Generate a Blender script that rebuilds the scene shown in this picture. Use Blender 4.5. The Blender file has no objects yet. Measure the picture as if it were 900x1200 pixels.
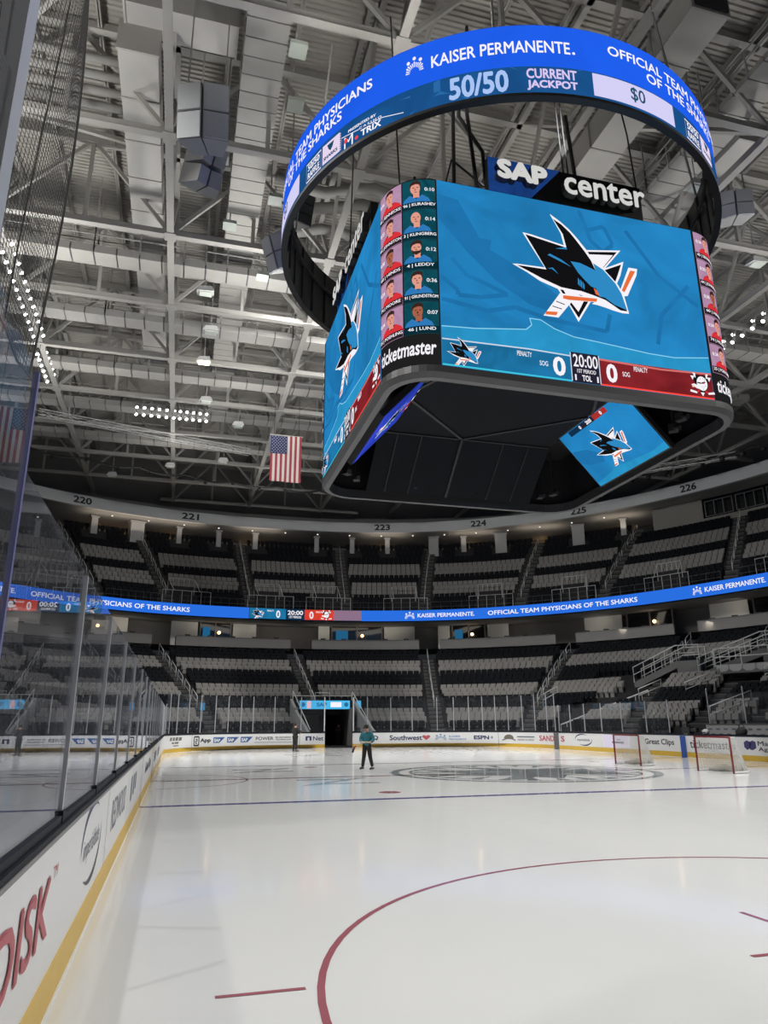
import bpy, bmesh, math, random
import numpy as np
from mathutils import Vector, Matrix
from math import sin, cos, pi, radians, degrees, hypot, atan2, sqrt
random.seed(7)
SC = bpy.context.scene
COL = SC.collection

# ------------------------------------------------------------------ camera
CAM = Vector((-12.281, -25.766, 1.749))
YAW, PIT, ROLL, FPX = 0.27074, 0.28506, -0.00551, 845.9
fwd = Vector((sin(YAW)*cos(PIT), cos(YAW)*cos(PIT), sin(PIT)))
rt = Vector((cos(YAW), -sin(YAW), 0)); up = rt.cross(fwd)
r2 = cos(ROLL)*rt + sin(ROLL)*up; u2 = -sin(ROLL)*rt + cos(ROLL)*up
cd = bpy.data.cameras.new('camera'); co = bpy.data.objects.new('camera', cd); COL.objects.link(co)
M = Matrix((r2, u2, -fwd)).transposed().to_4x4(); M.translation = CAM; co.matrix_world = M
cd.sensor_fit = 'VERTICAL'; cd.sensor_height = 36; cd.lens = FPX/1200*36; cd.clip_start = 0.05; cd.clip_end = 400
SC.camera = co
def project(P):
    v = Vector(P)-CAM; z = v.dot(fwd)
    if z < .1: return None
    return 450+FPX*v.dot(r2)/z, 600-FPX*v.dot(u2)/z, z

# ------------------------------------------------------------------ world, exposure, big lights
SC.view_settings.view_transform = 'Standard'; SC.view_settings.look = 'None'
SC.view_settings.exposure = 0.0; SC.view_settings.gamma = 1.0; SC.view_settings.use_curve_mapping = False
W = bpy.data.worlds.new('world'); SC.world = W; W.use_nodes = True
W.node_tree.nodes['Background'].inputs[0].default_value = (.8, .85, 1, 1)
W.node_tree.nodes['Background'].inputs[1].default_value = 0.02
SPOT_W, UP_W = 12600.0, 1850.0
def spot(x, y, z, tx, ty, tz=0., w=SPOT_W, ang=75, soft=.45, name='rink_spotlight'):
    l = bpy.data.lights.new(name, 'SPOT'); l.energy = w; l.spot_size = radians(ang); l.spot_blend = .8
    l.shadow_soft_size = soft; l.color = (1, .985, .95)
    o = bpy.data.objects.new(name, l); COL.objects.link(o); o.location = (x, y, z)
    o.rotation_euler = (Vector((tx, ty, tz))-Vector((x, y, z))).to_track_quat('-Z', 'Y').to_euler()
for y in (-27, -14, -1, 12, 25):            # the two long banks of sports lights over the side stands
    for x in (-23.5, 23.5): spot(x, y, 27.0, -x*.34, y*.95)
for x, y in ((-10, -12), (10, -12), (-10, 17), (10, 17)): spot(x, y, 27, x*.7, y, 0, SPOT_W*.7)
for x in (-10, 0, 10): spot(x, -14, 27, x*.9, 32, 0, SPOT_W*3.2, 32)      # added to brighten the far end boards
for a in (128, 108, 90, 72, 54, 36):                                       # added fill lamps near the scoreboard that brighten the upper stands
    spot(8*cos(radians(a)), 8+8*sin(radians(a)), 27.2, 52*cos(radians(a)), 60*sin(radians(a)), 18, 3500, 95, .8, 'stand_fill')
for x, y, w in ((-22, -2, 1.7), (-22, 12, 1.3), (-22, 26, .9), (-6, -7, 1.9), (-9, 12, 1.3), (-9, 27, .8), (5, 4, .7), (5, 20, .6), (5, 34, .5), (-14, 40, .7), (18, 0, .7), (18, 16, .6), (18, 32, .45), (-4, 46, .35), (30, 10, .5), (-30, 34, .5)):   # added lamps without fixtures, in place of light bounced up onto the roof
    spot(x, y, 22.5, x, y, 40, UP_W*w, 165, .8, 'roof_bounce_fill')

# ------------------------------------------------------------------ materials
def lin(h):
    h = h.lstrip('#'); return tuple(((int(h[i:i+2], 16)/255+.055)/1.055)**2.4 if int(h[i:i+2], 16) > 10 else int(h[i:i+2], 16)/255/12.92 for i in (0, 2, 4))
MATS = {}
def mat(name, color, rough=.6, metal=0., noise=0., scale=6., spec=.5, bump=0.):
    if name in MATS: return MATS[name]
    m = bpy.data.materials.new(name); m.use_nodes = True; nt = m.node_tree; b = nt.nodes['Principled BSDF']
    c = lin(color) if isinstance(color, str) else color
    b.inputs['Base Color'].default_value = (*c, 1); b.inputs['Roughness'].default_value = rough; b.inputs['Metallic'].default_value = metal
    b.inputs['Specular IOR Level'].default_value = spec
    if noise or bump:
        tc = nt.nodes.new('ShaderNodeTexCoord'); n = nt.nodes.new('ShaderNodeTexNoise'); n.inputs['Scale'].default_value = scale; n.inputs['Detail'].default_value = 4
        nt.links.new(tc.outputs['Object'], n.inputs['Vector'])
        if noise:
            r = nt.nodes.new('ShaderNodeMapRange'); r.inputs['To Min'].default_value = 1-noise; r.inputs['To Max'].default_value = 1+noise
            nt.links.new(n.outputs['Fac'], r.inputs['Value'])
            x = nt.nodes.new('ShaderNodeVectorMath'); x.operation = 'SCALE'; x.inputs[0].default_value = c
            nt.links.new(r.outputs[0], x.inputs['Scale']); nt.links.new(x.outputs[0], b.inputs['Base Color'])
        if bump:
            bp = nt.nodes.new('ShaderNodeBump'); bp.inputs['Strength'].default_value = bump; bp.inputs['Distance'].default_value = .02
            nt.links.new(n.outputs['Fac'], bp.inputs['Height']); nt.links.new(bp.outputs[0], b.inputs['Normal'])
    MATS[name] = m; return m
def emi(name, color, s=1., noise=0., scale=1.):
    if name in MATS: return MATS[name]
    m = bpy.data.materials.new(name); m.use_nodes = True; nt = m.node_tree; nt.nodes.clear()
    c = lin(color) if isinstance(color, str) else color
    o = nt.nodes.new('ShaderNodeOutputMaterial'); e = nt.nodes.new('ShaderNodeEmission')
    e.inputs[0].default_value = (*c, 1); e.inputs[1].default_value = s
    if noise:
        tc = nt.nodes.new('ShaderNodeTexCoord'); n = nt.nodes.new('ShaderNodeTexNoise'); n.inputs['Scale'].default_value = scale; n.inputs['Detail'].default_value = 5; n.inputs['Distortion'].default_value = 1.2
        nt.links.new(tc.outputs['Object'], n.inputs['Vector'])
        r = nt.nodes.new('ShaderNodeMapRange'); r.inputs['From Min'].default_value = .3; r.inputs['From Max'].default_value = .7
        r.inputs['To Min'].default_value = s*(1-noise); r.inputs['To Max'].default_value = s*(1+noise)
        nt.links.new(n.outputs['Fac'], r.inputs['Value']); nt.links.new(r.outputs[0], e.inputs[1])
    nt.links.new(e.outputs[0], o.inputs[0]); MATS[name] = m; return m
def glass_mat(name, tint=(.93, .95, .97), f0=.035, f1=.6, dirt=.02):
    if name in MATS: return MATS[name]
    m = bpy.data.materials.new(name); m.use_nodes = True; nt = m.node_tree; nt.nodes.clear()
    o = nt.nodes.new('ShaderNodeOutputMaterial'); t = nt.nodes.new('ShaderNodeBsdfTransparent'); t.inputs[0].default_value = (*tint, 1)
    g = nt.nodes.new('ShaderNodeBsdfGlossy'); g.inputs['Roughness'].default_value = .0; g.inputs[0].default_value = (.95, .96, 1, 1)
    lw = nt.nodes.new('ShaderNodeLayerWeight'); lw.inputs[0].default_value = .5
    pw = nt.nodes.new('ShaderNodeMath'); pw.operation = 'POWER'; pw.inputs[1].default_value = 4.5
    r = nt.nodes.new('ShaderNodeMapRange'); r.inputs['To Min'].default_value = f0; r.inputs['To Max'].default_value = f1
    nt.links.new(lw.outputs['Facing'], pw.inputs[0]); nt.links.new(pw.outputs[0], r.inputs['Value'])
    mx = nt.nodes.new('ShaderNodeMixShader'); nt.links.new(r.outputs[0], mx.inputs[0]); nt.links.new(t.outputs[0], mx.inputs[1]); nt.links.new(g.outputs[0], mx.inputs[2])
    d = nt.nodes.new('ShaderNodeBsdfDiffuse'); d.inputs[0].default_value = (.7, .72, .78, 1)
    mx2 = nt.nodes.new('ShaderNodeMixShader'); tc = nt.nodes.new('ShaderNodeTexCoord'); n = nt.nodes.new('ShaderNodeTexNoise'); n.inputs['Scale'].default_value = 3
    nt.links.new(tc.outputs['Object'], n.inputs['Vector'])
    r2_ = nt.nodes.new('ShaderNodeMapRange'); r2_.inputs['From Min'].default_value = .35; r2_.inputs['From Max'].default_value = .8; r2_.inputs['To Min'].default_value = dirt*.5; r2_.inputs['To Max'].default_value = dirt*2
    nt.links.new(n.outputs['Fac'], r2_.inputs['Value']); nt.links.new(r2_.outputs[0], mx2.inputs[0]); nt.links.new(mx.outputs[0], mx2.inputs[1]); nt.links.new(d.outputs[0], mx2.inputs[2])
    nt.links.new(mx2.outputs[0], o.inputs[0]); MATS[name] = m; return m

STEEL = mat('painted roof steel', (.37, .36, .335), .55, noise=.08, scale=2)
STEEL_D = mat('dull catwalk steel', (.36, .355, .34), .6, noise=.1, scale=3)
DECKM = mat('corrugated roof deck', (.40, .385, .35), .7, noise=.1, scale=.4)
DUCTM = mat('sheet metal duct', (.44, .43, .41), .5, .1, noise=.08, scale=1)
BLACK = mat('matte black metal', (.012, .012, .014), .55)
DGREY = mat('charcoal panel', (.035, .037, .042), .6, noise=.1, scale=2)
MGREY = mat('dark grey trim', (.12, .12, .125), .5)
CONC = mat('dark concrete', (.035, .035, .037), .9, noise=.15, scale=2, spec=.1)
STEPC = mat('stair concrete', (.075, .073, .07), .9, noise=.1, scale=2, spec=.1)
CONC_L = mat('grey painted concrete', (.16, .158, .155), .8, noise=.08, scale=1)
WALLG = mat('dark grey wall', (.20, .195, .19), .85, noise=.1, scale=.5)
FASC = mat('pale grey fascia', (.56, .57, .58), .7, noise=.05, scale=.5)
TAUPE = mat('taupe wall panel', (.25, .24, .215), .8, noise=.05, scale=.6)
SOFF = mat('soffit board', (.30, .30, .29), .85)
RAILM = mat('galvanised handrail', (.62, .62, .60), .45, .2)
SEAT_G = mat('pale grey seat plastic', (.24, .23, .215), .7, noise=.12, scale=.7, spec=.15)
SEAT_K = mat('black seat plastic', (.008, .009, .0115), .7, spec=.1)
WHITE_B = mat('white board panel', (.80, .80, .80), .3, noise=.02, scale=3, bump=.01)
YELLOW = mat('yellow kick plate', (.72, .46, .05), .35, noise=.05, scale=4)
CAPM = mat('navy black cap rail', (.010, .012, .020), .6, spec=.2)
CAPG = mat('grey cap lip', (.22, .22, .22), .5)
ALU = mat('aluminium stanchion', (.50, .51, .54), .35, .35)
BLUEP = mat('post with blue reflection', (.24, .25, .50), .35, .3)  # violet tint puts a blue reflection into the post's colour
GLASS = glass_mat('rink glass', (.92, .93, .96), .035, .72, .022)
GLASS2 = glass_mat('far rink glass', (.95, .96, .97), .02, .25, .012)
WINDOW = mat('dark window glass', (.01, .011, .013), .12)
RED = mat('red painted pipe', (.20, .012, .02), .35)
NETW = mat('white cord', (.72, .72, .70), .8)
NETB = mat('dark cord', (.11, .108, .105), .9)
WH = emi('screen white', (.92, .90, .95), 1.0)
WHT = mat('white paint', (.8, .8, .8), .5)

# ------------------------------------------------------------------ mesh helpers
class MB:
    def __init__(s): s.v = []; s.f = []; s.m = []
    def face(s, pts, m=0):
        k = len(s.v); s.v += [tuple(p) for p in pts]; s.f.append(tuple(range(k, k+len(pts)))); s.m.append(m); return s
    def mesh(s, vs, fs, m=0):
        k = len(s.v); s.v += [tuple(p) for p in vs]; s.f += [tuple(i+k for i in f) for f in fs]; s.m += [m]*len(fs); return s
    def hexa(s, p, m=0):  # 8 corners: bottom ring 0-3, top ring 4-7
        return s.mesh(p, [(3, 2, 1, 0), (4, 5, 6, 7), (0, 1, 5, 4), (1, 2, 6, 5), (2, 3, 7, 6), (3, 0, 4, 7)], m)
    def box(s, c, d, m=0, rz=0.):
        x, y, z = (q/2 for q in d); ca, sa = cos(rz), sin(rz)
        P = [(c[0]+a*ca-b*sa, c[1]+a*sa+b*ca, c[2]+e) for e in (-z, z) for a, b in ((-x, -y), (x, -y), (x, y), (-x, y))]
        return s.hexa(P, m)
    def beam(s, a, b, w, h, m=0):
        a, b = Vector(a), Vector(b); d = (b-a).normalized(); t = Vector((0, 0, 1)) if abs(d.z) < .95 else Vector((0, 1, 0))
        x = d.cross(t).normalized()*w/2; y = x.cross(d).normalized()*h/2
        return s.hexa([a-x-y, a+x-y, b+x-y, b-x-y, a-x+y, a+x+y, b+x+y, b-x+y], m)
    def tube(s, pts, r, n=8, m=0, close=True):
        pts = [Vector(p) for p in pts]; rings = []; N = len(pts)
        for i, p in enumerate(pts):
            d = ((pts[min(i+1, N-1)]-p).normalized()+(p-pts[max(i-1, 0)]).normalized())
            d = d.normalized() if d.length > 1e-6 else Vector((0, 0, 1))
            t = Vector((0, 0, 1)) if abs(d.z) < .9 else Vector((1, 0, 0)); x = d.cross(t).normalized(); y = x.cross(d)
            rr = r[i] if isinstance(r, (list, tuple)) else r
            rings.append([p+rr*(cos(2*pi*k/n)*x+sin(2*pi*k/n)*y) for k in range(n)])
        vs = [q for g in rings for q in g]; fs = []
        for i in range(N-1):
            for k in range(n): fs.append((i*n+k, i*n+(k+1) % n, (i+1)*n+(k+1) % n, (i+1)*n+k))
        if close: fs += [tuple(range(n-1, -1, -1)), tuple(range((N-1)*n, N*n))]
        return s.mesh(vs, fs, m)
    def ball(s, c, r, m=0, nu=12, nv=8):
        r = (r, r, r) if not isinstance(r, (tuple, list)) else r; vs = []; fs = []
        for j in range(nv+1):
            for i in range(nu):
                a, b = 2*pi*i/nu, pi*j/nv-pi/2; vs.append((c[0]+r[0]*cos(a)*cos(b), c[1]+r[1]*sin(a)*cos(b), c[2]+r[2]*sin(b)))
        for j in range(nv):
            for i in range(nu): fs.append((j*nu+i, j*nu+(i+1) % nu, (j+1)*nu+(i+1) % nu, (j+1)*nu+i))
        return s.mesh(vs, fs, m)
    def build(s, name, mats, parent=None, smooth=False):
        me = bpy.data.meshes.new(name)
        if parent is not None: off = parent_off(parent)
        else:
            a = np.array(s.v); lo, hi = a.min(0), a.max(0); off = Vector(((lo[0]+hi[0])/2, (lo[1]+hi[1])/2, lo[2]))
        me.from_pydata([(v[0]-off[0], v[1]-off[1], v[2]-off[2]) for v in s.v], [], s.f)
        mats = mats if isinstance(mats, (list, tuple)) else [mats]
        for q in mats: me.materials.append(q)
        if len(mats) > 1: me.polygons.foreach_set('material_index', s.m)
        if smooth: me.polygons.foreach_set('use_smooth', [True]*len(me.polygons))
        me.update()
        o = bpy.data.objects.new(name, me); COL.objects.link(o)
        if parent is not None: o.parent = parent
        else: o.location = off
        return o
def parent_off(o):
    t = Vector((0, 0, 0))
    while o is not None: t += o.location; o = o.parent
    return t
LABELS = {}
def tag(o, label=None, cat=None, group=None, kind=None):
    if label:
        o['label'] = label; LABELS.setdefault(label, []).append(o)
        n = len(label.split())
        if n < 4 or n > 16: print('LABELLEN', n, label)
    if cat: o['category'] = cat
    if group: o['group'] = group
    if kind: o['kind'] = kind
    return o
def thing(name, label, cat, loc=(0, 0, 0), group=None):
    o = bpy.data.objects.new(name, None); COL.objects.link(o); o.location = loc; o.empty_display_size = .2
    return tag(o, label, cat, group)
def struct(name, mb, mats, smooth=False, label=None):
    o = mb.build(name, mats, smooth=smooth); o['kind'] = 'structure'
    if label: o['label'] = label
    return o
def nth(n):
    w = ['first', 'second', 'third', 'fourth', 'fifth', 'sixth', 'seventh', 'eighth', 'ninth', 'tenth', 'eleventh', 'twelfth', 'thirteenth', 'fourteenth', 'fifteenth', 'sixteenth', 'seventeenth', 'eighteenth', 'nineteenth', 'twentieth']
    if n <= 20: return w[n-1]
    return f"{n}{'th' if 10 < n % 100 < 14 else {1: 'st', 2: 'nd', 3: 'rd'}.get(n % 10, 'th')}"

# ------------------------------------------------------------------ lettering and flat artwork
TXT = {}
def text_geo(s, bold=0., shear=0.):
    k = (s, bold, shear)
    if k in TXT: return TXT[k]
    cu = bpy.data.curves.new('t', 'FONT'); cu.body = s; cu.size = 1; cu.offset = bold; cu.resolution_u = 3; cu.shear = shear; cu.fill_mode = 'FRONT'
    cu.space_character = 1+bold*3
    ob = bpy.data.objects.new('t', cu); COL.objects.link(ob)
    dg = bpy.context.evaluated_depsgraph_get(); me = bpy.data.meshes.new_from_object(ob.evaluated_get(dg))
    v = np.array([q.co[:] for q in me.vertices]) if len(me.vertices) else np.zeros((1, 3)); f = [tuple(p.vertices) for p in me.polygons]
    bpy.data.objects.remove(ob); bpy.data.curves.remove(cu); bpy.data.meshes.remove(me)
    lo, hi = v.min(0), v.max(0); v = (v-lo)/np.maximum(hi-lo, 1e-6)
    TXT[k] = (v[:, :2], f, (hi-lo)[0]/max((hi-lo)[1], 1e-6)); return TXT[k]
def put_text(mb, s, mapper, u0, v0, u1, v1, m=0, bold=.02, shear=0., depth=None):
    v, f, asp = text_geo(s, 0., shear); e = bold/.7; eu = (u1-u0)/asp*e; ev = (v1-v0)*e      # heavier strokes: shifted copies of the same outline
    if bold > 0 and not depth:
        for k in range(8):
            du, dv = eu*cos(k*pi/4), ev*sin(k*pi/4); mb.mesh([mapper(u0+eu+(u1-u0-2*eu)*a+du, v0+ev+(v1-v0-2*ev)*b+dv, .0006*k) for a, b in v], f, m)
        return
    if depth and bold > 0:
        for k in range(8):
            du, dv = eu*cos(k*pi/4), ev*sin(k*pi/4); put_text(mb, s, lambda u, w, d=0.: mapper(u+du, w+dv, d), u0+eu, v0+ev, u1-eu, v1-ev, m, 0., shear, depth)
        return
    P = [mapper(u0+(u1-u0)*a, v0+(v1-v0)*b, 0.) for a, b in v]; mb.mesh(P, f, m)
    if depth:
        Q = [mapper(u0+(u1-u0)*a, v0+(v1-v0)*b, depth) for a, b in v]; mb.mesh(Q, [t[::-1] for t in f], m)
        ec = {}
        for t in f:
            for i in range(len(t)):
                e = (t[i], t[(i+1) % len(t)]); ec[tuple(sorted(e))] = ec.get(tuple(sorted(e)), []) + [e]
        for es in ec.values():
            if len(es) == 1: a, b = es[0]; mb.face([P[a], P[b], Q[b], Q[a]], m)
def tri2d(pts):
    from mathutils.geometry import tessellate_polygon
    return tessellate_polygon([[Vector((a, b, 0)) for a, b in pts]])
def put_poly(mb, pts, mapper, m=0, lift=0.):
    mb.mesh([mapper(a, b, lift) for a, b in pts], tri2d(pts), m)
def rect(u0, v0, u1, v1): return [(u0, v0), (u1, v0), (u1, v1), (u0, v1)]
def disc(u, v, r, n=20, ry=None): return [(u+r*cos(2*pi*k/n), v+(ry or r)*sin(2*pi*k/n)) for k in range(n)]
def put_strip(mb, pts, w, mapper, m=0, lift=0.):
    for (a, b), (c, d) in zip(pts[:-1], pts[1:]):
        L = hypot(c-a, d-b) or 1; nx, ny = -(d-b)/L*w/2, (c-a)/L*w/2
        mb.face([mapper(a+nx, b+ny, lift), mapper(a-nx, b-ny, lift), mapper(c-nx, d-ny, lift), mapper(c+nx, d+ny, lift)], m)
def put_crescent(mb, u, v, rx, ry, a0, a1, w, mapper, m=0, lift=0., n=24):
    o, i = [], []
    for k in range(n+1):
        a = a0+(a1-a0)*k/n; t = w*sin(pi*k/n); o.append((u+(rx+t)*cos(a), v+(ry+t)*sin(a))); i.append((u+rx*cos(a), v+ry*sin(a)))
    for k in range(n): mb.face([mapper(*q, lift) for q in (o[k], o[k+1], i[k+1], i[k])], m)
def put_mirrorable(mapper, cx, sign): return lambda u, v, d=0.: mapper(cx+sign*(u-cx), v, d)

LOGO = dict(
wb=[(-.89,2.09),(-.51,1.86),(-.17,1.59),(.1,1.3),(.45,.86),(.68,.46),(1.12,.14),(1.57,-.34),(1.78,-.75),(1.9,-1.46),(1.64,-1.48),(1.27,-1.43),(.75,-1.31),(.3,-1.1),(-.22,-.94),(-.8,-.93),(-1.46,-.73),(-1.95,-.46),(-2.46,-.23),(-2.28,-.2),(-1.25,-.16),(-1.66,.52),(-2.,1.11),(-1.68,1.09),(-.43,.88),(-.52,1.36)],
bb=[(-.78,1.91),(-.46,1.73),(-.15,1.46),(.09,1.16),(.36,.8),(.59,.45),(.72,.11),(1.1,-.23),(1.84,-1.38),(1.57,-1.38),(1.01,-1.06),(.55,-.95),(.08,-.86),(-.21,-.86),(-.68,-.84),(-1.4,-.61),(-1.84,-.43),(-2.3,-.25),(-1.19,-.23),(-1.56,.45),(-1.9,1.05),(-.34,.8),(-.44,1.34)],
teal=[(-.23,.27),(.13,.27),(.42,.18),(.73,.07),(.66,.36),(1.04,.16),(1.48,-.32),(1.68,-.7),(1.84,-1.34),(1.34,-1.19),(.99,-.97),(.78,-.96),(.68,-.66),(.49,-.61),(.25,-.38),(.03,-.14),(-.1,.07)],
t1w=[(.36,.86),(1.86,1.12),(1.1,.2),(.66,.18)], t1b=[(.43,.8),(1.7,1.02),(1.08,.27),(.78,.27)], t1i=[(.52,.71),(1.52,.86),(1.03,.23),(.68,.43)],
t2w=[(-.84,-.86),(-.64,-1.21),(-.44,-1.47),(-.12,-2.09),(.47,-1.15),(.08,-.88)], t2b=[(-.74,-.9),(-.1,-1.94),(.36,-1.18),(.08,-.95)], t2i=[(-.61,-.91),(-.15,-.91),(.2,-1.16),(-.09,-1.7),(-.42,-1.27)],
fw=[(.97,.16),(1.92,.66),(1.74,.07),(1.5,-.41)], fb=[(1.06,.14),(1.81,.52),(1.62,.05),(1.46,-.32)],
hw=[(1.64,-.59),(2.1,.45),(2.46,.46),(2.4,.18),(1.94,-.73),(1.7,-.8)], ho=[(1.72,-.55),(2.16,.34),(2.36,.34),(2.26,.16),(1.82,-.61)],
bw=[(-1.44,-2.06),(-.75,-1.09),(.73,-1.04),(.68,-1.21),(-.28,-1.3),(-.88,-2.05)], bo=[(-.63,-1.15),(.68,-1.07),(.64,-1.2),(-.42,-1.3),(-.65,-1.28)],
l1=[(-1.07,-1.63),(-.72,-1.69),(-.74,-1.72),(-1.09,-1.66)], l2=[(-.92,-1.42),(-.6,-1.5),(-.62,-1.53),(-.94,-1.45)], bt=[(-1.32,-1.88),(-.89,-1.84),(-.96,-1.98),(-1.38,-2.01)],
eye=[(.57,-.66),(.7,-.75),(.78,-.95),(.63,-.9)], g1=[(-.01,-.36),(.05,-.46),(.04,-.7),(-.03,-.61)], g2=[(.08,-.41),(.14,-.52),(.12,-.77),(.06,-.68)], g3=[(.16,-.48),(.22,-.61),(.21,-.8),(.15,-.75)],
s1=[(-.8,.66),(-.36,.8),(-.34,.71)], s2=[(-1.12,.34),(-1.03,.41),(-.61,.25),(-.24,.02),(-.68,.18)], s3=[(-1.17,-.2),(-.96,-.14),(-.76,-.36),(-.99,-.2)],
te=[(.31,-.99),(.77,-1.04),(1.33,-1.38),(1.04,-1.38),(.68,-1.32),(.45,-1.31),(.64,-1.16)])
# order, colour slot: 0 white 1 black 2 teal 3 orange
LOGO_ORDER = [('t1w', 0), ('t1b', 1), ('t1i', 0), ('hw', 0), ('ho', 3), ('fw', 0), ('fb', 1), ('t2w', 0), ('t2b', 1), ('t2i', 0), ('wb', 0), ('bb', 1), ('teal', 2), ('te', 0), ('bw', 0), ('bo', 3), ('bt', 3), ('l1', 1), ('l2', 1), ('eye', 3), ('g1', 2), ('g2', 2), ('g3', 2), ('s1', 2), ('s2', 2), ('s3', 2)]
LOGO_M = [WH, emi('screen black', (.006, .006, .007)), emi('logo teal', '#2f8ac4'), emi('logo orange', '#e8703c')]
def shark_logo(mapper, cu, cv, sc, sx=1., only=None):
    mb = MB()
    for i, (k, m) in enumerate(LOGO_ORDER):
        if only and k not in only: continue
        put_poly(mb, [(cu+sx*sc*a, cv+sc*b) for a, b in LOGO[k]], mapper, m, .004+.0025*i)
    return mb
DUCK_M = [WH, LOGO_M[1], emi('badge red', '#c8303a'), emi('badge pale', '#f0c8a8')]
def mask_badge(mapper, cu, cv, sc):    # a round white mask over crossed sticks and a triangle
    mb = MB(); P = lambda pts, m, l: put_poly(mb, [(cu+sc*a, cv+sc*b) for a, b in pts], mapper, m, l)
    P([(-1, .85), (1, .85), (0, -1.1)], 1, .006); P([(-1.0, .75), (-.62, .75), (-.8, .35)], 0, .009); P([(1.0, .75), (.62, .75), (.8, .35)], 0, .009); P([(-.2, -.7), (.2, -.7), (0, -1.05)], 0, .009)
    for g in (1, -1):
        P([(-1.2*g, -.75), (-.55*g, -.85), (-.5*g, -.68), (-1.15*g, -.55)], 0, .012); P([(-.55*g, -.85), (-.2*g, -.55), (-.3*g, -.45), (-.6*g, -.68)], 2, .012); P([(.5*g, 1.0), (.75*g, 1.05), (.6*g, .6), (.5*g, .6)], 0, .012)
    P(disc(0.05, .1, .58, 20, .72), 1, .014); P(disc(.05, .1, .52, 20, .66), 0, .017); P([(-1.05, -.1), (-.75, .02), (-.2, -.15), (-.1, -.45), (-.5, -.4)], 0, .019); P([(-1.0, -.2), (-.7, -.15), (-.72, -.3), (-.95, -.35)], 3, .022)
    P([(-.45, .1), (-.05, .05), (-.05, .18), (-.4, .2)], 1, .022); P([(.0, .05), (.4, .22), (.35, .32), (.0, .2)], 1, .022); P(disc(.2, .15, .08, 8), 2, .025)
    for a, b in ((-.1, .5), (.15, .55), (.3, .45), (.0, -.2), (.2, -.2), (.35, -.1), (.1, -.4)): P(disc(a, b, .035, 6), 1, .022)
    return mb
def kaiser_logo(mb, mapper, u, v, w, h, m=0, lift=.01):
    for a, b in ((.2, .7), (.5, .88), (.8, .7)): put_poly(mb, disc(u+w*a, v+h*b, w*.085, 10, h*.11), mapper, m, lift)
    for k in range(13):
        t = radians(8+164*k/12); r1 = .60 if k in (2, 3, 6, 9, 10) else .54
        P = lambda r, e: (u+w*(.5+r*.82*cos(t+e)), v+h*(.02+r*1.12*sin(t+e)))
        mb.face([mapper(*P(.30, -.05), lift), mapper(*P(r1, -.07), lift), mapper(*P(r1, .07), lift), mapper(*P(.30, .05), lift)], m)

# ------------------------------------------------------------------ plan curves
def board_path(inset=0., y0=-27., step=3.):
    R = 8.534-inset; X = 12.954-inset; Y = 30.48-inset; c = 12.954-8.534; d = 30.48-8.534; pts = []
    y = y0
    while y < d: pts.append((-X, y)); y += .6
    a = 180.
    while a > 90.01: pts.append((-c+R*cos(radians(a)), d+R*sin(radians(a)))); a -= step
    x = -c
    while x < c-.01: pts.append((x, Y)); x += .5
    a = 90.
    while a > .01: pts.append((c+R*cos(radians(a)), d+R*sin(radians(a)))); a -= step
    y = d
    while y > -20: pts.append((X, y)); y -= .6
    return pts
class Path:                            # s = 0 where the left boards meet the far left corner arc
    def at(self, s, off=0.):           # off > 0 is into the rink
        d = 30.48-8.534; c = 12.954-8.534; R = 8.534; q = R*pi/2
        if s < 0: p, n = Vector((-12.954, d+s, 0)), Vector((1, 0, 0))
        elif s < q: a = pi-s/R; n = Vector((-cos(a), -sin(a), 0)); p = Vector((-c, d, 0))-R*n
        elif s < q+2*c: p, n = Vector((-c+s-q, 30.48, 0)), Vector((0, -1, 0))
        elif s < 2*q+2*c: a = pi/2-(s-q-2*c)/R; n = Vector((-cos(a), -sin(a), 0)); p = Vector((c, d, 0))-R*n
        else: p, n = Vector((12.954, d-(s-2*q-2*c), 0)), Vector((-1, 0, 0))
        return p+n*off, n
PATH = Path()
def board_map(lift=.004):
    def f(u, v, d=0.):
        p, n = PATH.at(u, lift+d); return (p.x, p.y, v)
    return f
def I_pt(th):                          # inner edge of the lower stand (behind the boards)
    hx, hy, r = 14.75, 32.2, 10.2; c, s = cos(th), sin(th); t = min(hx/abs(c) if abs(c) > 1e-9 else 1e9, hy/abs(s) if abs(s) > 1e-9 else 1e9)
    x, y = t*c, t*s; cx, cy = hx-r, hy-r
    if abs(x) > cx and abs(y) > cy:
        sx, sy = math.copysign(cx, x), math.copysign(cy, y); b = -(c*sx+s*sy); cc = sx*sx+sy*sy-r*r; t = -b+sqrt(max(b*b-cc, 0)); x, y = t*c, t*s
    return Vector((x, y))
def sup_pt(th, a, b, n=2.3, cx=-2.8):
    c, s = cos(th), sin(th); lo, hi = 1., 200.
    for _ in range(50):
        m = (lo+hi)/2
        if abs((m*c-cx)/a)**n+abs(m*s/b)**n < 1: lo = m
        else: hi = m
    return Vector((m*c, m*s))
A_R, B_R = 36.5, 47.2
O_pt = lambda th: sup_pt(th, A_R, B_R)
_cache = {}
def low_pt(th, t):
    k = round(th, 5)
    if k not in _cache: _cache[k] = (I_pt(th), O_pt(th))
    a, b = _cache[k]; return a+(b-a)*t
_cache2 = {}
def upp_pt(th, t):
    k = round(th, 5)
    if k not in _cache2: _cache2[k] = (sup_pt(th, A_R+.9, B_R+.9), sup_pt(th, 51.5, 62.2))
    a, b = _cache2[k]; return a+(b-a)*t
NL, NU = 20, 17
zl = lambda k: 1.1+.34*k+.001*k*k
zu = lambda k: 13.1+.6*k
D2R = pi/180

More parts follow.
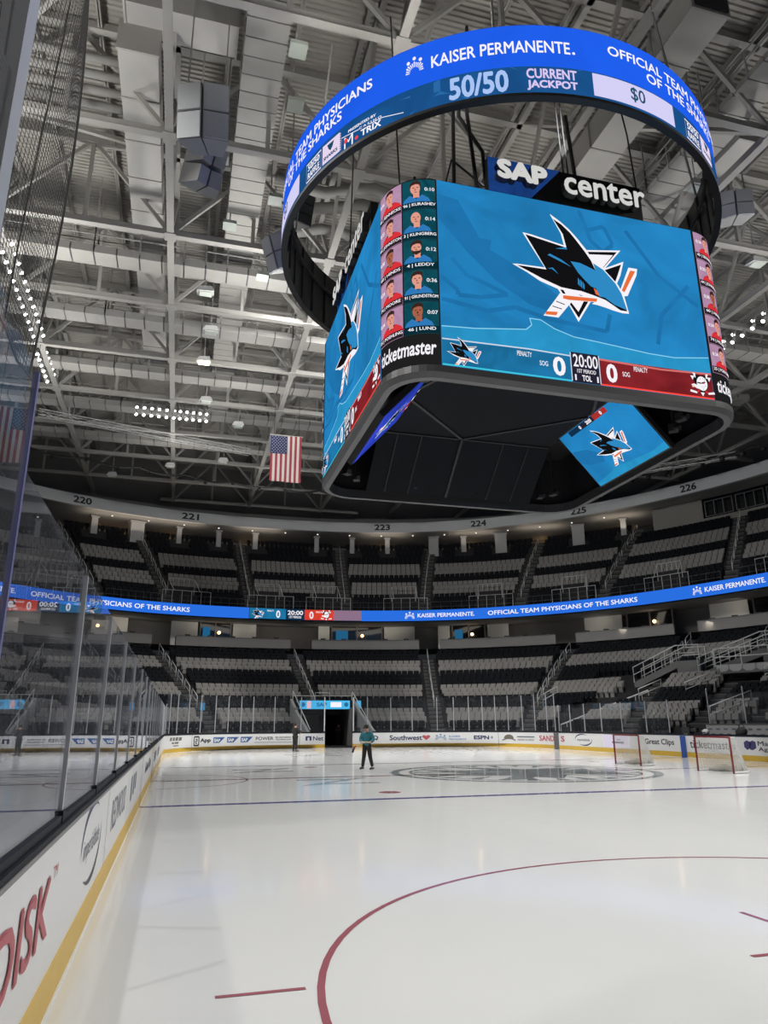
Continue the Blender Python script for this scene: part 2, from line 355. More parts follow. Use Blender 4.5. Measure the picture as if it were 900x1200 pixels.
# ================================================================== LARGE STRUCTURE
# ------------------------------------------------------------------ ice
def ice_material():
    m = bpy.data.materials.new('resurfaced ice'); m.use_nodes = True; nt = m.node_tree; b = nt.nodes['Principled BSDF']
    b.inputs['Specular IOR Level'].default_value = .5; b.inputs['IOR'].default_value = 1.31
    tc = nt.nodes.new('ShaderNodeTexCoord')
    n = nt.nodes.new('ShaderNodeTexNoise'); n.inputs['Scale'].default_value = .35; n.inputs['Detail'].default_value = 6
    mp = nt.nodes.new('ShaderNodeMapping'); mp.inputs['Scale'].default_value = (1, .25, 1)
    nt.links.new(tc.outputs['Object'], mp.inputs[0]); nt.links.new(mp.outputs[0], n.inputs['Vector'])
    cr = nt.nodes.new('ShaderNodeValToRGB'); cr.color_ramp.elements[0].position = .3; cr.color_ramp.elements[1].position = .75
    cr.color_ramp.elements[0].color = (.735, .745, .74, 1); cr.color_ramp.elements[1].color = (.80, .80, .785, 1)
    nt.links.new(n.outputs['Fac'], cr.inputs[0]); nt.links.new(cr.outputs[0], b.inputs['Base Color'])
    n2 = nt.nodes.new('ShaderNodeTexNoise'); n2.inputs['Scale'].default_value = 2.5; n2.inputs['Detail'].default_value = 3; nt.links.new(tc.outputs['Object'], n2.inputs['Vector'])
    r = nt.nodes.new('ShaderNodeMapRange'); r.inputs['To Min'].default_value = .07; r.inputs['To Max'].default_value = .13
    nt.links.new(n2.outputs['Fac'], r.inputs['Value']); nt.links.new(r.outputs[0], b.inputs['Roughness'])
    n3 = nt.nodes.new('ShaderNodeTexNoise'); n3.inputs['Scale'].default_value = 9; n3.inputs['Detail'].default_value = 5; nt.links.new(tc.outputs['Object'], n3.inputs['Vector'])
    bp = nt.nodes.new('ShaderNodeBump'); bp.inputs['Strength'].default_value = .02; bp.inputs['Distance'].default_value = .01
    nt.links.new(n3.outputs['Fac'], bp.inputs['Height']); nt.links.new(bp.outputs[0], b.inputs['Normal'])
    return m
ICE = ice_material()
mb = MB(); ring = board_path(-.02, -31, 2.); ring = [(x, y) for x, y in ring] + [(12.97, -31)]
mb.mesh([(x, y, 0) for x, y in ring], [tuple(range(len(ring)-1, -1, -1))]); floor = struct('floor', mb, ICE)
floor.data.flip_normals() if floor.data.polygons[0].normal.z < 0 else None
def ice_paint(name, colour, rough=.08):
    return mat(name, colour, rough, spec=.32)
P_RED = ice_paint('ice paint red', (.37, .12, .15)); P_BLUE = ice_paint('ice paint blue', (.10, .085, .30)); P_GREY = ice_paint('ice paint slate', (.22, .25, .265)); P_GREYL = ice_paint('ice paint pale slate', (.48, .51, .52)); P_DRED = ice_paint('ice paint centre red', (.30, .12, .14))
gm = lambda u, v, d=0.: (u, v, .003+d)
def icemark(name, mb, mats): return mb.build(name, mats, parent=floor)
def ring2d(mb, cx, cy, r, w, m=0, a0=0, a1=360, lift=0, n=96):
    for k in range(n):
        a, b = radians(a0+(a1-a0)*k/n), radians(a0+(a1-a0)*(k+1)/n)
        mb.face([gm(cx+q*cos(t), cy+q*sin(t), lift) for q, t in ((r-w/2, a), (r+w/2, a), (r+w/2, b), (r-w/2, b))], m)
for nm, y in (('blue_line', -7.77), ('blue_line', 7.77)):
    mb = MB(); put_poly(mb, rect(-12.94, y-.15, 12.94, y+.15), gm); icemark(nm, mb, P_BLUE)
mb = MB(); put_poly(mb, rect(-12.94, -.15, 12.94, .15), gm); icemark('centre_line', mb, P_DRED)
for cx in (-6.706, 6.706):
    mb = MB(); cy = -21.03; ring2d(mb, cx, cy, 4.572, .055)
    for sx in (-1, 1):
        for sy in (-1, 1):
            put_poly(mb, rect(*sorted((cx+sx*4.59, cx+sx*5.2))[:1], cy+sy*.9-.025, sorted((cx+sx*4.59, cx+sx*5.2))[1], cy+sy*.9+.025), gm)
            x0, y0 = cx+sx*.25, cy+sy*.62
            put_poly(mb, rect(min(x0, x0+sx*.9), y0-.025, max(x0, x0+sx*.9), y0+.025), gm, 0, .0006); put_poly(mb, rect(x0-.025, min(y0, y0+sy*1.16), x0+.025, max(y0, y0+sy*1.16)), gm)
    put_poly(mb, disc(cx, cy, .3, 32), gm); icemark('faceoff_circle', mb, P_RED)
for cx, cy in ((-6.706, -6.1), (6.706, -6.1), (-6.706, 6.1), (6.706, 6.1)):
    mb = MB(); put_poly(mb, disc(cx, cy, .3, 32), gm); icemark('faceoff_spot', mb, P_RED)
mb = MB(); ring2d(mb, -12.95, 0, 3.048, .06, a0=-90, a1=90); icemark('referee_crease', mb, P_DRED)
# big slate club logo at centre ice: a ring, teeth round it and a shark head inside
mb = MB(); ring2d(mb, .2, .2, 4.75, .34); ring2d(mb, .2, .2, 4.15, .14)
for k in range(26):
    a = 2*pi*k/26; put_poly(mb, [(.2+q*cos(a+t), .2+q*sin(a+t)) for q, t in ((4.05, -.055), (4.05, .055), (2.6+.7*(k % 2), .0))], gm, 0, .0004)
lm = lambda u, v, d=0.: (.2+u*1.65, .2+v*1.65, .0034+d*.08)
for i, k in enumerate(('wb', 'fw', 't2w', 't1w', 'hw', 'bw')): put_poly(mb, LOGO[k], lm, 0, .004*i)
for k in ('te', 'eye', 's2'): put_poly(mb, LOGO[k], lm, 1, .04)
icemark('centre_logo', mb, [P_GREY, ICE])
mb = MB()
for u0, u1, y0, y1, s in ((-10.2, -7.6, 3.3, 5.6, 'A'), (-8.6, -5.9, -3.2, -.6, 'P'), (-6.2, -3.0, 16.6, 19.6, 'S')):
    put_poly(mb, [(u0, y0), (u0+.5, y0), (u1, y1), (u1-.5, y1)], gm); put_poly(mb, rect(u0+.7, y0+.2, u1-.2, y0+.6), gm, 0, .0005); put_poly(mb, rect(u0+.2, y1-.6, u1-.9, y1-.2), gm, 0, .001)
icemark('ice_emblem', mb, P_GREYL)

# concrete apron behind the boards, outside the rink
mb = MB(); inner = board_path(-.32, -31, 4); outer = board_path(-6, -31, 4); n = min(len(inner), len(outer))
ths = [d*D2R for d in np.arange(-42, 223, 2.)]
for a, b in zip(ths[:-1], ths[1:]):
    p, q = [], []
    for th in (a, b):
        i = I_pt(th); k = .93; p.append((i.x*k+.0, i.y*k)); q.append((i.x*1.02, i.y*1.02))
    if 86.5*D2R < (a+b)/2 < 95*D2R: continue
    mb.face([(*p[0], .25), (*q[0], .25), (*q[1], .25), (*p[1], .25)])
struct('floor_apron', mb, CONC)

# ------------------------------------------------------------------ seating bowl terraces
TUN0, TUN1 = -3.3, 1.5                 # the ice tunnel under the far stand, between these x
def tunnel_at(P): return P.y > 29 and TUN0 < P.x < TUN1
th_list = sorted(set([round(d*D2R, 5) for d in np.arange(-42, 222.1, 1.5)] + [round(atan2(33.5, x), 5) for x in (TUN0, TUN1)]))
def terrace(name, ptf, zf, N, ths, m, cut=False):
    mb = MB()
    for a, b in zip(ths[:-1], ths[1:]):
        for k in range(N):
            t0, t1 = k/N, (k+1)/N
            mid = (ptf((a+b)/2, (t0+t1)/2))
            if cut and k < 5 and tunnel_at(mid): continue
            zk = zf(k); zp = zf(k-1) if k else zk-.9
            A0, B0, A1, B1 = ptf(a, t0), ptf(b, t0), ptf(a, t1), ptf(b, t1)
            mb.face([(*A0, zp), (*A0, zk), (*B0, zk), (*B0, zp)][::-1]); mb.face([(*A0, zk), (*A1, zk), (*B1, zk), (*B0, zk)])
    return struct(name, mb, m)
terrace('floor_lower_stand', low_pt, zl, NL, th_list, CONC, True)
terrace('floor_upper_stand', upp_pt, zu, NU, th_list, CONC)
def band(mb, fa, fb, za, zb, ths, m=0, flip=False):        # a strip between curve fa at za and curve fb at zb
    for a, b in zip(ths[:-1], ths[1:]):
        f = [(*fa(a), za), (*fa(b), za), (*fb(b), zb), (*fb(a), zb)]; mb.face(f[::-1] if flip else f, m)
S_ = lambda a, b: (lambda th: sup_pt(th, a, b))
th_all = th_list
mb = MB(); band(mb, S_(A_R+.05, B_R+.05), S_(A_R+7, B_R+7), 11.75, 11.75, th_all); band(mb, S_(A_R+.1, B_R+.1), S_(A_R+.9, B_R+.9), 13.0, 13.05, th_all)
struct('ceiling_suites', mb, SOFF)
mb = MB(); band(mb, S_(A_R+5, B_R+5), S_(A_R+5, B_R+5), 8.9, 11.8, th_all); struct('wall_suites', mb, WALLG)
mb = MB(); band(mb, S_(A_R, B_R), S_(A_R+5.2, B_R+5.2), 8.98, 8.98, th_all); struct('floor_suites', mb, CONC)
mb = MB(); band(mb, S_(54.6, 65.3), S_(54.6, 65.3), 11, 34.5, th_all); struct('wall_bowl', mb, WALLG)
mb = MB(); band(mb, S_(46, 58.5), S_(54.8, 65.5), 24.35, 24.1, th_all); struct('ceiling_soffit', mb, SOFF)
mb = MB(); band(mb, S_(46, 58.5), S_(46, 58.5), 24.3, 25.5, th_all); band(mb, S_(46.5, 59), S_(46, 58.5), 24.3, 24.3, th_all); band(mb, S_(46, 58.5), S_(46.5, 59), 25.5, 25.5, th_all); band(mb, S_(46.5, 59), S_(46.5, 59), 24.3, 25.5, th_all)
fascia = struct('trim_fascia', mb, FASC)
FM = lambda a, b, lift=.03: (lambda u, v, d=0.: (*sup_pt(u, a-lift-d, b-lift-d), v))
for s, c in (('220', 113.6), ('221', 102.1), ('223', 79.6), ('224', 67.9), ('225', 55.8), ('226', 42.7), ('227', 29.5), ('219', 125.5)):
    mb = MB(); w = .95*D2R; put_text(mb, s, FM(46, 58.5), c*D2R+w, 24.55, c*D2R-w, 25.3, 0, .03); mb.build('section_number', BLACK, fascia)
# taupe wall panel and press boxes at the back of the right upper stand
mb = MB(); tt = [d*D2R for d in np.arange(41.9, 48.3, .8)]; band(mb, S_(49, 60), S_(49, 60), 20.6, 24.4, tt); band(mb, S_(49, 60), S_(51.4, 62.1), 20.6, 20.6, tt); struct('wall_panel', mb, TAUPE)
tt = [d*D2R for d in np.arange(12, 41.91, 1.3)]
mb = MB(); band(mb, S_(49, 60), S_(49, 60), 19.6, 22.1, tt); band(mb, S_(49, 60), S_(51.4, 62.1), 22.1, 22.1, tt); struct('wall_press', mb, TAUPE)
mb = MB(); band(mb, S_(49.3, 60.3), S_(49.3, 60.3), 22.0, 24.4, tt); struct('wall_press_glass', mb, WINDOW)
for i, t in enumerate(np.arange(41.6, 14, -3.4)):
    mb = MB(); f = FM(49, 60, 0)
    for z in (22.25, 23.85): mb.tube([f((t-.2*q)*D2R, z) for q in range(0, 16, 3)], .05, 4)
    for q in (0, 5, 10, 15): mb.tube([f((t-.2*q)*D2R, 22.25), f((t-.2*q)*D2R, 23.85)], .05, 4)
    o = mb.build('window_%d' % (i+1), MGREY); o['kind'] = 'structure'

# ------------------------------------------------------------------ roof deck and far structure
mb = MB(); zc = 33.7; y = -32.; prof = []
while y < 67: prof += [(y, zc), (y+.11, zc), (y+.15, zc-.09), (y+.24, zc-.09)]; y += .28
n = len(prof); mb.mesh([(-57, a, b) for a, b in prof]+[(57, a, b) for a, b in prof], [(i, i+1, n+i+1, n+i) for i in range(n-1)]); struct('ceiling', mb, DECKM)
# ice tunnel
mb = MB(); mb.box((-.9, 39, .02), (4.6, 17.0, .06)); struct('floor_tunnel', mb, CONC)
mb = MB(); mb.box((-3.2, 40.5, 1.5), (.25, 14.5, 3.0)); struct('wall_tunnel_left', mb, WALLG)
mb = MB(); mb.box((1.4, 40.5, 1.5), (.25, 14.5, 3.0)); struct('wall_tunnel_right', mb, WALLG)
mb = MB(); mb.box((-.9, 47.6, 1.5), (5, .25, 3.0)); struct('wall_tunnel_back', mb, WALLG)
mb = MB(); mb.box((-.9, 41.1, 3.0), (5, 13.2, .2)); struct('ceiling_tunnel', mb, DGREY)

# ================================================================== SEATS
AIS_L = [(222, 222), (203, 203), (185, 185), (168, 168), (151, 151), (137, 137), (124, 125), (115.6, 115.6), (106.8, 107.5), (91.8, 91.8), (75.7, 75.3), (63.4, 57.3), (46, 42.3), (32.7, 32.7), (21, 23), (10, 12), (-2, -2), (-16, -16), (-30, -30), (-42, -42)]
AIS_U = [(222, 222), (205, 205), (188, 188), (172, 172), (157, 157), (144, 144), (132.5, 133), (122.7, 123), (114.2, 115), (106.3, 106.8), (96.9, 95.9), (85.3, 84.4), (75.5, 73.5), (63.5, 60.7), (53.1, 49.2), (37, 38.2), (24, 26), (11, 12), (-3, -3), (-18, -18), (-32, -32), (-42, -42)]
GREY_L = {1, 2, 3, 7, 8, 9, 14, 15, 16}; GREY_U = {3, 4, 5, 8, 9, 10}
seatb = MB(); seatb.hexa([(-.23, .02, .46), (.23, .02, .46), (.23, .08, .46), (-.23, .08, .46), (-.21, .14, .92), (.21, .14, .92), (.21, .19, .92), (-.21, .19, .92)])
seatb.hexa([(-.22, -.10, .43), (.22, -.10, .43), (.22, .02, .43), (-.22, .02, .43), (-.21, -.06, .78), (.21, -.06, .78), (.21, .03, .78), (-.21, .03, .78)]); seatb.box((0, .05, .22), (.30, .10, .44))
SV = np.array(seatb.v)*np.array([1.12, 1, .95]); SF = seatb.f
seats = []           # (x, y, z, rot, grey, deck, section, row, n)
def on_stand(th, k): P = low_pt(radians(th), (k+.2)/NL); return P.x, P.y, zl(k)
ACC = (129, 118.3, 104.5, 94.6, 87.5, 77.8, 67, 56.5, 44.8, 31)
CLEAR = []
for (x_, y_, _), L_ in ((on_stand(47.5, 10), 4.8), (on_stand(38.5, 11), 5.8)): CLEAR += [(x_+.62*q, y_-.78*q, 1.3) for q in np.arange(0, L_, .5)]
CLEAR += [(14.9+4.6*q+o, 24-4.4*q+o, .8) for q in np.arange(0, 1.01, .07) for o in (0, .6, 1.2)]
CLEAR += [(*low_pt(radians(29), .5), 2.6)]
def blocked(P, deck, k):
    if deck == 'u':
        a = degrees(atan2(P.y, P.x))
        if k < 3 and any(abs(a-t)*D2R*54 < 1.8 for t in ACC): return True
        if k >= 12 and any(abs(a-t)*D2R*60 < 1.25 and 13 <= k <= 15 for t in (111.5, 107.2, 102.7, 98.4, 94.3, 87.2, 83.0, 78.8, 73.3, 69.7, 65.3, 56.2, 51)): return True
        return k >= 14 and 11 < a < 48.6
    return any((P.x-x)**2+(P.y-y)**2 < r*r for x, y, r in CLEAR) or (k < 6 and P.y > 29 and TUN0-.5 < P.x < TUN1+1.1)
def fill(ptf, zf, N, ais, greys, deck, pitch=.56):
    for si in range(len(ais)-1):
        (l0, l1), (r0, r1) = ais[si], ais[si+1]
        for k in range(N):
            t = (k+.62)/N; L, R = radians(l0+(l1-l0)*t), radians(r0+(r1-r0)*t)
            pts = [ptf(L+(R-L)*q/24, t) for q in range(25)]; seg = [0.]
            for a, b in zip(pts[:-1], pts[1:]): seg.append(seg[-1]+(b-a).length)
            tot = seg[-1]-1.5; c = int(tot/pitch)
            if deck == 'u' and k < 3 and si % 2 == 0: pass
            for j in range(c):
                d = .75+(tot-c*pitch)/2+(j+.5)*pitch; i = 0
                while i < 23 and seg[i+1] < d: i += 1
                P = pts[i]+(pts[i+1]-pts[i])*((d-seg[i])/max(seg[i+1]-seg[i], 1e-6)); T = (pts[i+1]-pts[i]).normalized()
                if deck == 'l' and k < 5 and tunnel_at(P+Vector((.0, 0))) or (deck == 'l' and k < 5 and P.y > 29 and (TUN0-.4 < P.x < TUN1+.4)): continue
                if blocked(P, deck, k): continue
                if deck == 'l' and 40 < degrees(atan2(P.y, P.x)) < 56 and k in (10, 11) and 6 < j < 13: continue
                if deck == 'l' and k == 0 and P.x > 14.5 and P.y < 12: continue
                seats.append((P.x, P.y, zf(k), atan2(-T.y, -T.x), k in greys, deck, si, k, j+1))
fill(low_pt, zl, NL, AIS_L, GREY_L, 'l'); fill(upp_pt, zu, NU, AIS_U, GREY_U, 'u')
vis = []
for i, s in enumerate(seats):
    q = project((s[0], s[1], s[2]+.7))
    if q and s[5] == 'l' and 205 < q[0] < 895 and 0 < q[1] < 852 and s[7] >= 1 and not (s[0] > 11 and s[1] > 20 and s[7] < 2): vis.append((q[2], i))
vis.sort(); single = set(i for _, i in vis[:300])
# seat facing: back is on the +y side of the local frame, outward
me_g = bpy.data.meshes.new('grey seat'); me_g.from_pydata(SV.tolist(), [], SF); me_g.materials.append(SEAT_G)
me_k = bpy.data.meshes.new('black seat'); me_k.from_pydata(SV.tolist(), [], SF); me_k.materials.append(SEAT_K)
SECT = {8: 'left of the ice tunnel', 9: 'right of the ice tunnel', 10: 'behind the curved far right corner', 11: 'beside the right corner gate', 12: 'beside the right stand ramps', 13: 'on the right behind the benches', 14: 'on the far right by the benches', 7: 'by the left corner glass'}
RV, RF, RM = [], [], []
base = 0; blocks = []; mats_i = []
for i, s in enumerate(seats):
    x, y, z, r, g, deck, si, k, j = s
    outward = Vector((x, y)).normalized(); a = r
    if Vector((-sin(a), cos(a))).dot(outward) < 0: a += pi
    if i in single:
        o = bpy.data.objects.new('arena_seat', me_g if g else me_k); COL.objects.link(o); o.location = (x, y, z); o.rotation_euler = (0, 0, a)
        tag(o, f"{'pale grey' if g else 'black'} folding seat, {nth(j)} from left, row {k+1}, {SECT.get(si, 'section %d' % si)}", 'seat', 'folding seats in the lower stand')
    else:
        ca, sa = cos(a), sin(a); blocks.append(np.c_[SV[:, 0]*ca-SV[:, 1]*sa+x, SV[:, 0]*sa+SV[:, 1]*ca+y, SV[:, 2]+z]); mats_i.append(0 if g else 1)
nv = len(SV); V = np.concatenate(blocks); F = []
for i in range(len(blocks)): F += [tuple(q+i*nv for q in f) for f in SF]
me = bpy.data.meshes.new('arena_seats'); me.from_pydata(V.tolist(), [], F); me.materials.append(SEAT_G); me.materials.append(SEAT_K)
me.polygons.foreach_set('material_index', np.repeat(mats_i, len(SF)).astype(np.int32)); me.update()
o = bpy.data.objects.new('arena_seats', me); COL.objects.link(o); tag(o, 'banded grey and black seats filling the rest of both decks of stands', 'seats', kind='stuff')
print('seats', len(seats), 'single', len(single))

# aisles: steps and free-standing handrail hoops
DECK = {'l': ('lower', low_pt, zl, NL, AIS_L), 'u': ('upper', upp_pt, zu, NU, AIS_U)}
AN = {('l', 7): 'by the left corner', ('l', 8): 'left of the tunnel', ('l', 9): 'above the tunnel', ('l', 10): 'in the middle', ('l', 11): 'at the right corner', ('l', 12): 'beside the ramps', ('l', 13): 'at the right edge',
      ('u', 8): 'behind the left glass', ('u', 9): 'under number 220', ('u', 10): 'under number 221', ('u', 11): 'left of number 223', ('u', 12): 'between 223 and 224', ('u', 13): 'near number 225', ('u', 14): 'under the taupe panel', ('u', 15): 'at the right edge'}
for dk in 'lu':
    nm, ptf, zf, N, ais = DECK[dk]
    for ai, (a0, a1) in enumerate(ais):
        A = lambda t: radians(a0+(a1-a0)*t)
        mb = MB()
        for k in range(0 if not (dk == 'l' and ai == 9) else 6, N):
            for h in (0, 1):
                t = (k+.25*h+.02)/N; P = ptf(A(t), t); Q = ptf(A(t), t+.5/N); d = (Q-P).normalized(); rz = atan2(d.y, d.x)-pi/2; zz = zf(k-1) if k else zf(0)-.4
                if h == 0: mb.box((P.x-d.x*.2, P.y-d.y*.2, (zf(k)+zz)/2-.1), (1.1, .4, abs(zf(k)-zz)*.5+.1), 0, rz); mb.box((P.x-d.x*.38, P.y-d.y*.38, (zf(k)+zz)/2+abs(zf(k)-zz)*.1+.0), (1.1, .05, .04), 1, rz)
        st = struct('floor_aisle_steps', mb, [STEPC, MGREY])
        c = ptf(A(.5), .5); q = project((c.x, c.y, zf(N//2)))
        if (dk, ai) not in AN: continue
        hoops = [(k, k+1.7) for k in np.arange(6 if dk == 'l' else 2, N-1.5, 2.4)]
        for hi, (k0, k1) in enumerate(hoops):
            t0, t1 = k0/N, k1/N; mid = ptf(A((t0+t1)/2), (t0+t1)/2)
            if dk == 'l' and any((mid.x-x)**2+(mid.y-y)**2 < (r+.8)**2 for x, y, r in CLEAR): continue
            mb = MB()
            P0, P1 = ptf(A(t0), t0), ptf(A(t1), t1); z0 = zf(k0-.5); z1 = zf(k1-.5); D = (P1-P0); 
            pts = [(*P0, z0), (*P0, z0+.85), (*(P0+D*.06), z0+.98), (*(P1-D*.06), z1+.98), (*P1, z1+.85), (*P1, z1)]
            mb.tube(pts, .04, 6); mb.tube([(*(P0), z0+.5), (*(P1), z1+.5)], .025, 5)
            o = mb.build('aisle_handrail', RAILM, smooth=True)
            tag(o, f"steel handrail hoop, {nth(hi+1)} from the bottom, {nm} deck aisle {AN[(dk, ai)]}", 'handrail', 'aisle handrails')

# ------------------------------------------------------------------ ribbon board
BLUE_S = emi('ribbon blue', '#2a6fe0'); TEAL_S = emi('strip teal', '#1c6f9c', 1, .25, .6); NAVY_S = emi('strip navy', '#12304c'); RED_S = emi('strip red', '#d8402f', 1, .15, .7); MAUVE_S = emi('strip mauve', '#8a6f86')
def ribbon(name, t0, t1, m, label, texts=(), extra=None):
    tt = [radians(t0+(t1-t0)*k/max(2, int(abs(t1-t0)/1.0))) for k in range(max(2, int(abs(t1-t0)/1.0))+1)]
    c = sup_pt(radians((t0+t1)/2), A_R, B_R)
    T = thing(name, label, 'display', (c.x, c.y, 11.85), 'ribbon board round the upper deck')
    mb = MB(); band(mb, S_(A_R, B_R), S_(A_R, B_R), 11.86, 12.95, tt); mb.build('led_face', m, T)
    mb = MB(); band(mb, S_(A_R+.04, B_R+.04), S_(A_R+.3, B_R+.3), 12.99, 12.99, tt); band(mb, S_(A_R+.04, B_R+.04), S_(A_R+.3, B_R+.3), 11.82, 11.82, tt); band(mb, S_(A_R+.3, B_R+.3), S_(A_R+.3, B_R+.3), 11.82, 12.99, tt); mb.build('housing', BLACK, T)
    f = FM(A_R, B_R, .03)
    if texts:
        for s, a, b, z0, z1 in texts:
            mb = MB(); put_text(mb, s, f, radians(a), z0, radians(b), z1, 0, .016); mb.build('lettering', WH, T)
    if extra: extra(T, f)
    return T
def rk(T, f, a, b):
    mb = MB(); kaiser_logo(mb, f, radians(a), 12.05, radians(b-a), .75, 0, .01); mb.build('emblem', WH, T)
OFF = 'OFFICIAL TEAM PHYSICIANS OF THE SHARKS'; KP = 'KAISER PERMANENTE.'
ribbon('ribbon_display', 180, 123.0, BLUE_S, 'blue ribbon display at the left edge ending in white capitals', [(KP, 131, 123.4, 12.2, 12.62)], lambda T, f: rk(T, f, 133.5, 131.6))
ribbon('ribbon_display', 123.0, 97.35, BLUE_S, 'long blue ribbon display below numbers 220 and 221 with white capitals', [(OFF, 121.8, 104.3, 12.18, 12.62)])
def rib_score(T, f):
    r = lambda a, b, z0, z1: rect(radians(a), z0, radians(b), z1)
    mb = MB(); put_poly(mb, r(97.3, 92.9, 11.9, 12.93), f, 0, 0); put_poly(mb, r(92.9, 90.6, 11.9, 12.93), f, 1, 0); put_poly(mb, r(90.6, 87.0, 11.9, 12.93), f, 2, 0); put_poly(mb, r(87.0, 83.5, 11.9, 12.93), f, 3, 0); mb.build('score_strip', [TEAL_S, NAVY_S, RED_S, MAUVE_S], T)
    mb = MB()
    for s, a, b, z0, z1 in (('0', 94.1, 93.6, 12.0, 12.75), ('20:00', 92.7, 90.8, 12.35, 12.8), ('1ST PERIOD', 92.5, 91.0, 12.02, 12.25), ('0', 90.0, 89.5, 12.0, 12.75), ('PENALTY', 95.2, 94.4, 12.62, 12.78), ('PENALTY', 89.2, 88.4, 12.62, 12.78)): put_text(mb, s, lambda u, v, d=0.: f(u, v, d+.04), radians(a), z0, radians(b), z1, 0, .02)
    mb.build('score_lettering', WH, T)
    mp = lambda u, v, d=0.: f(radians(96.3-u*1.15), 12.4+v, .03+d); shark_logo(mp, 0, 0, .26).build('shark_badge', LOGO_M, T)
    mp2 = lambda u, v, d=0.: f(radians(87.9-u*1.15), 12.4+v, .03+d); mask_badge(mp2, 0, 0, .5).build('mask_badge', DUCK_M, T)
ribbon('ribbon_display', 97.35, 83.5, NAVY_S, 'ribbon display with the teal and red score above the ice tunnel', (), rib_score)
ribbon('ribbon_display', 83.5, 68.8, BLUE_S, 'short blue ribbon display with a white emblem, right of the ribbon score', [(KP, 76.4, 69.2, 12.2, 12.62)], lambda T, f: rk(T, f, 78.1, 76.7))
ribbon('ribbon_display', 68.8, 44, BLUE_S, 'long blue ribbon display below numbers 225 and 226 with white capitals', [(OFF, 67.5, 48.5, 12.18, 12.62)])
ribbon('ribbon_display', 44, 30.5, BLUE_S, 'blue ribbon display at the right edge with a white emblem', [(KP, 40.0, 32.5, 12.2, 12.62)], lambda T, f: rk(T, f, 41.6, 40.3))
ribbon('ribbon_display', 30.5, -30, BLUE_S, 'blue ribbon display beyond the right edge of the picture', [(OFF, 28, 8, 12.18, 12.62)])

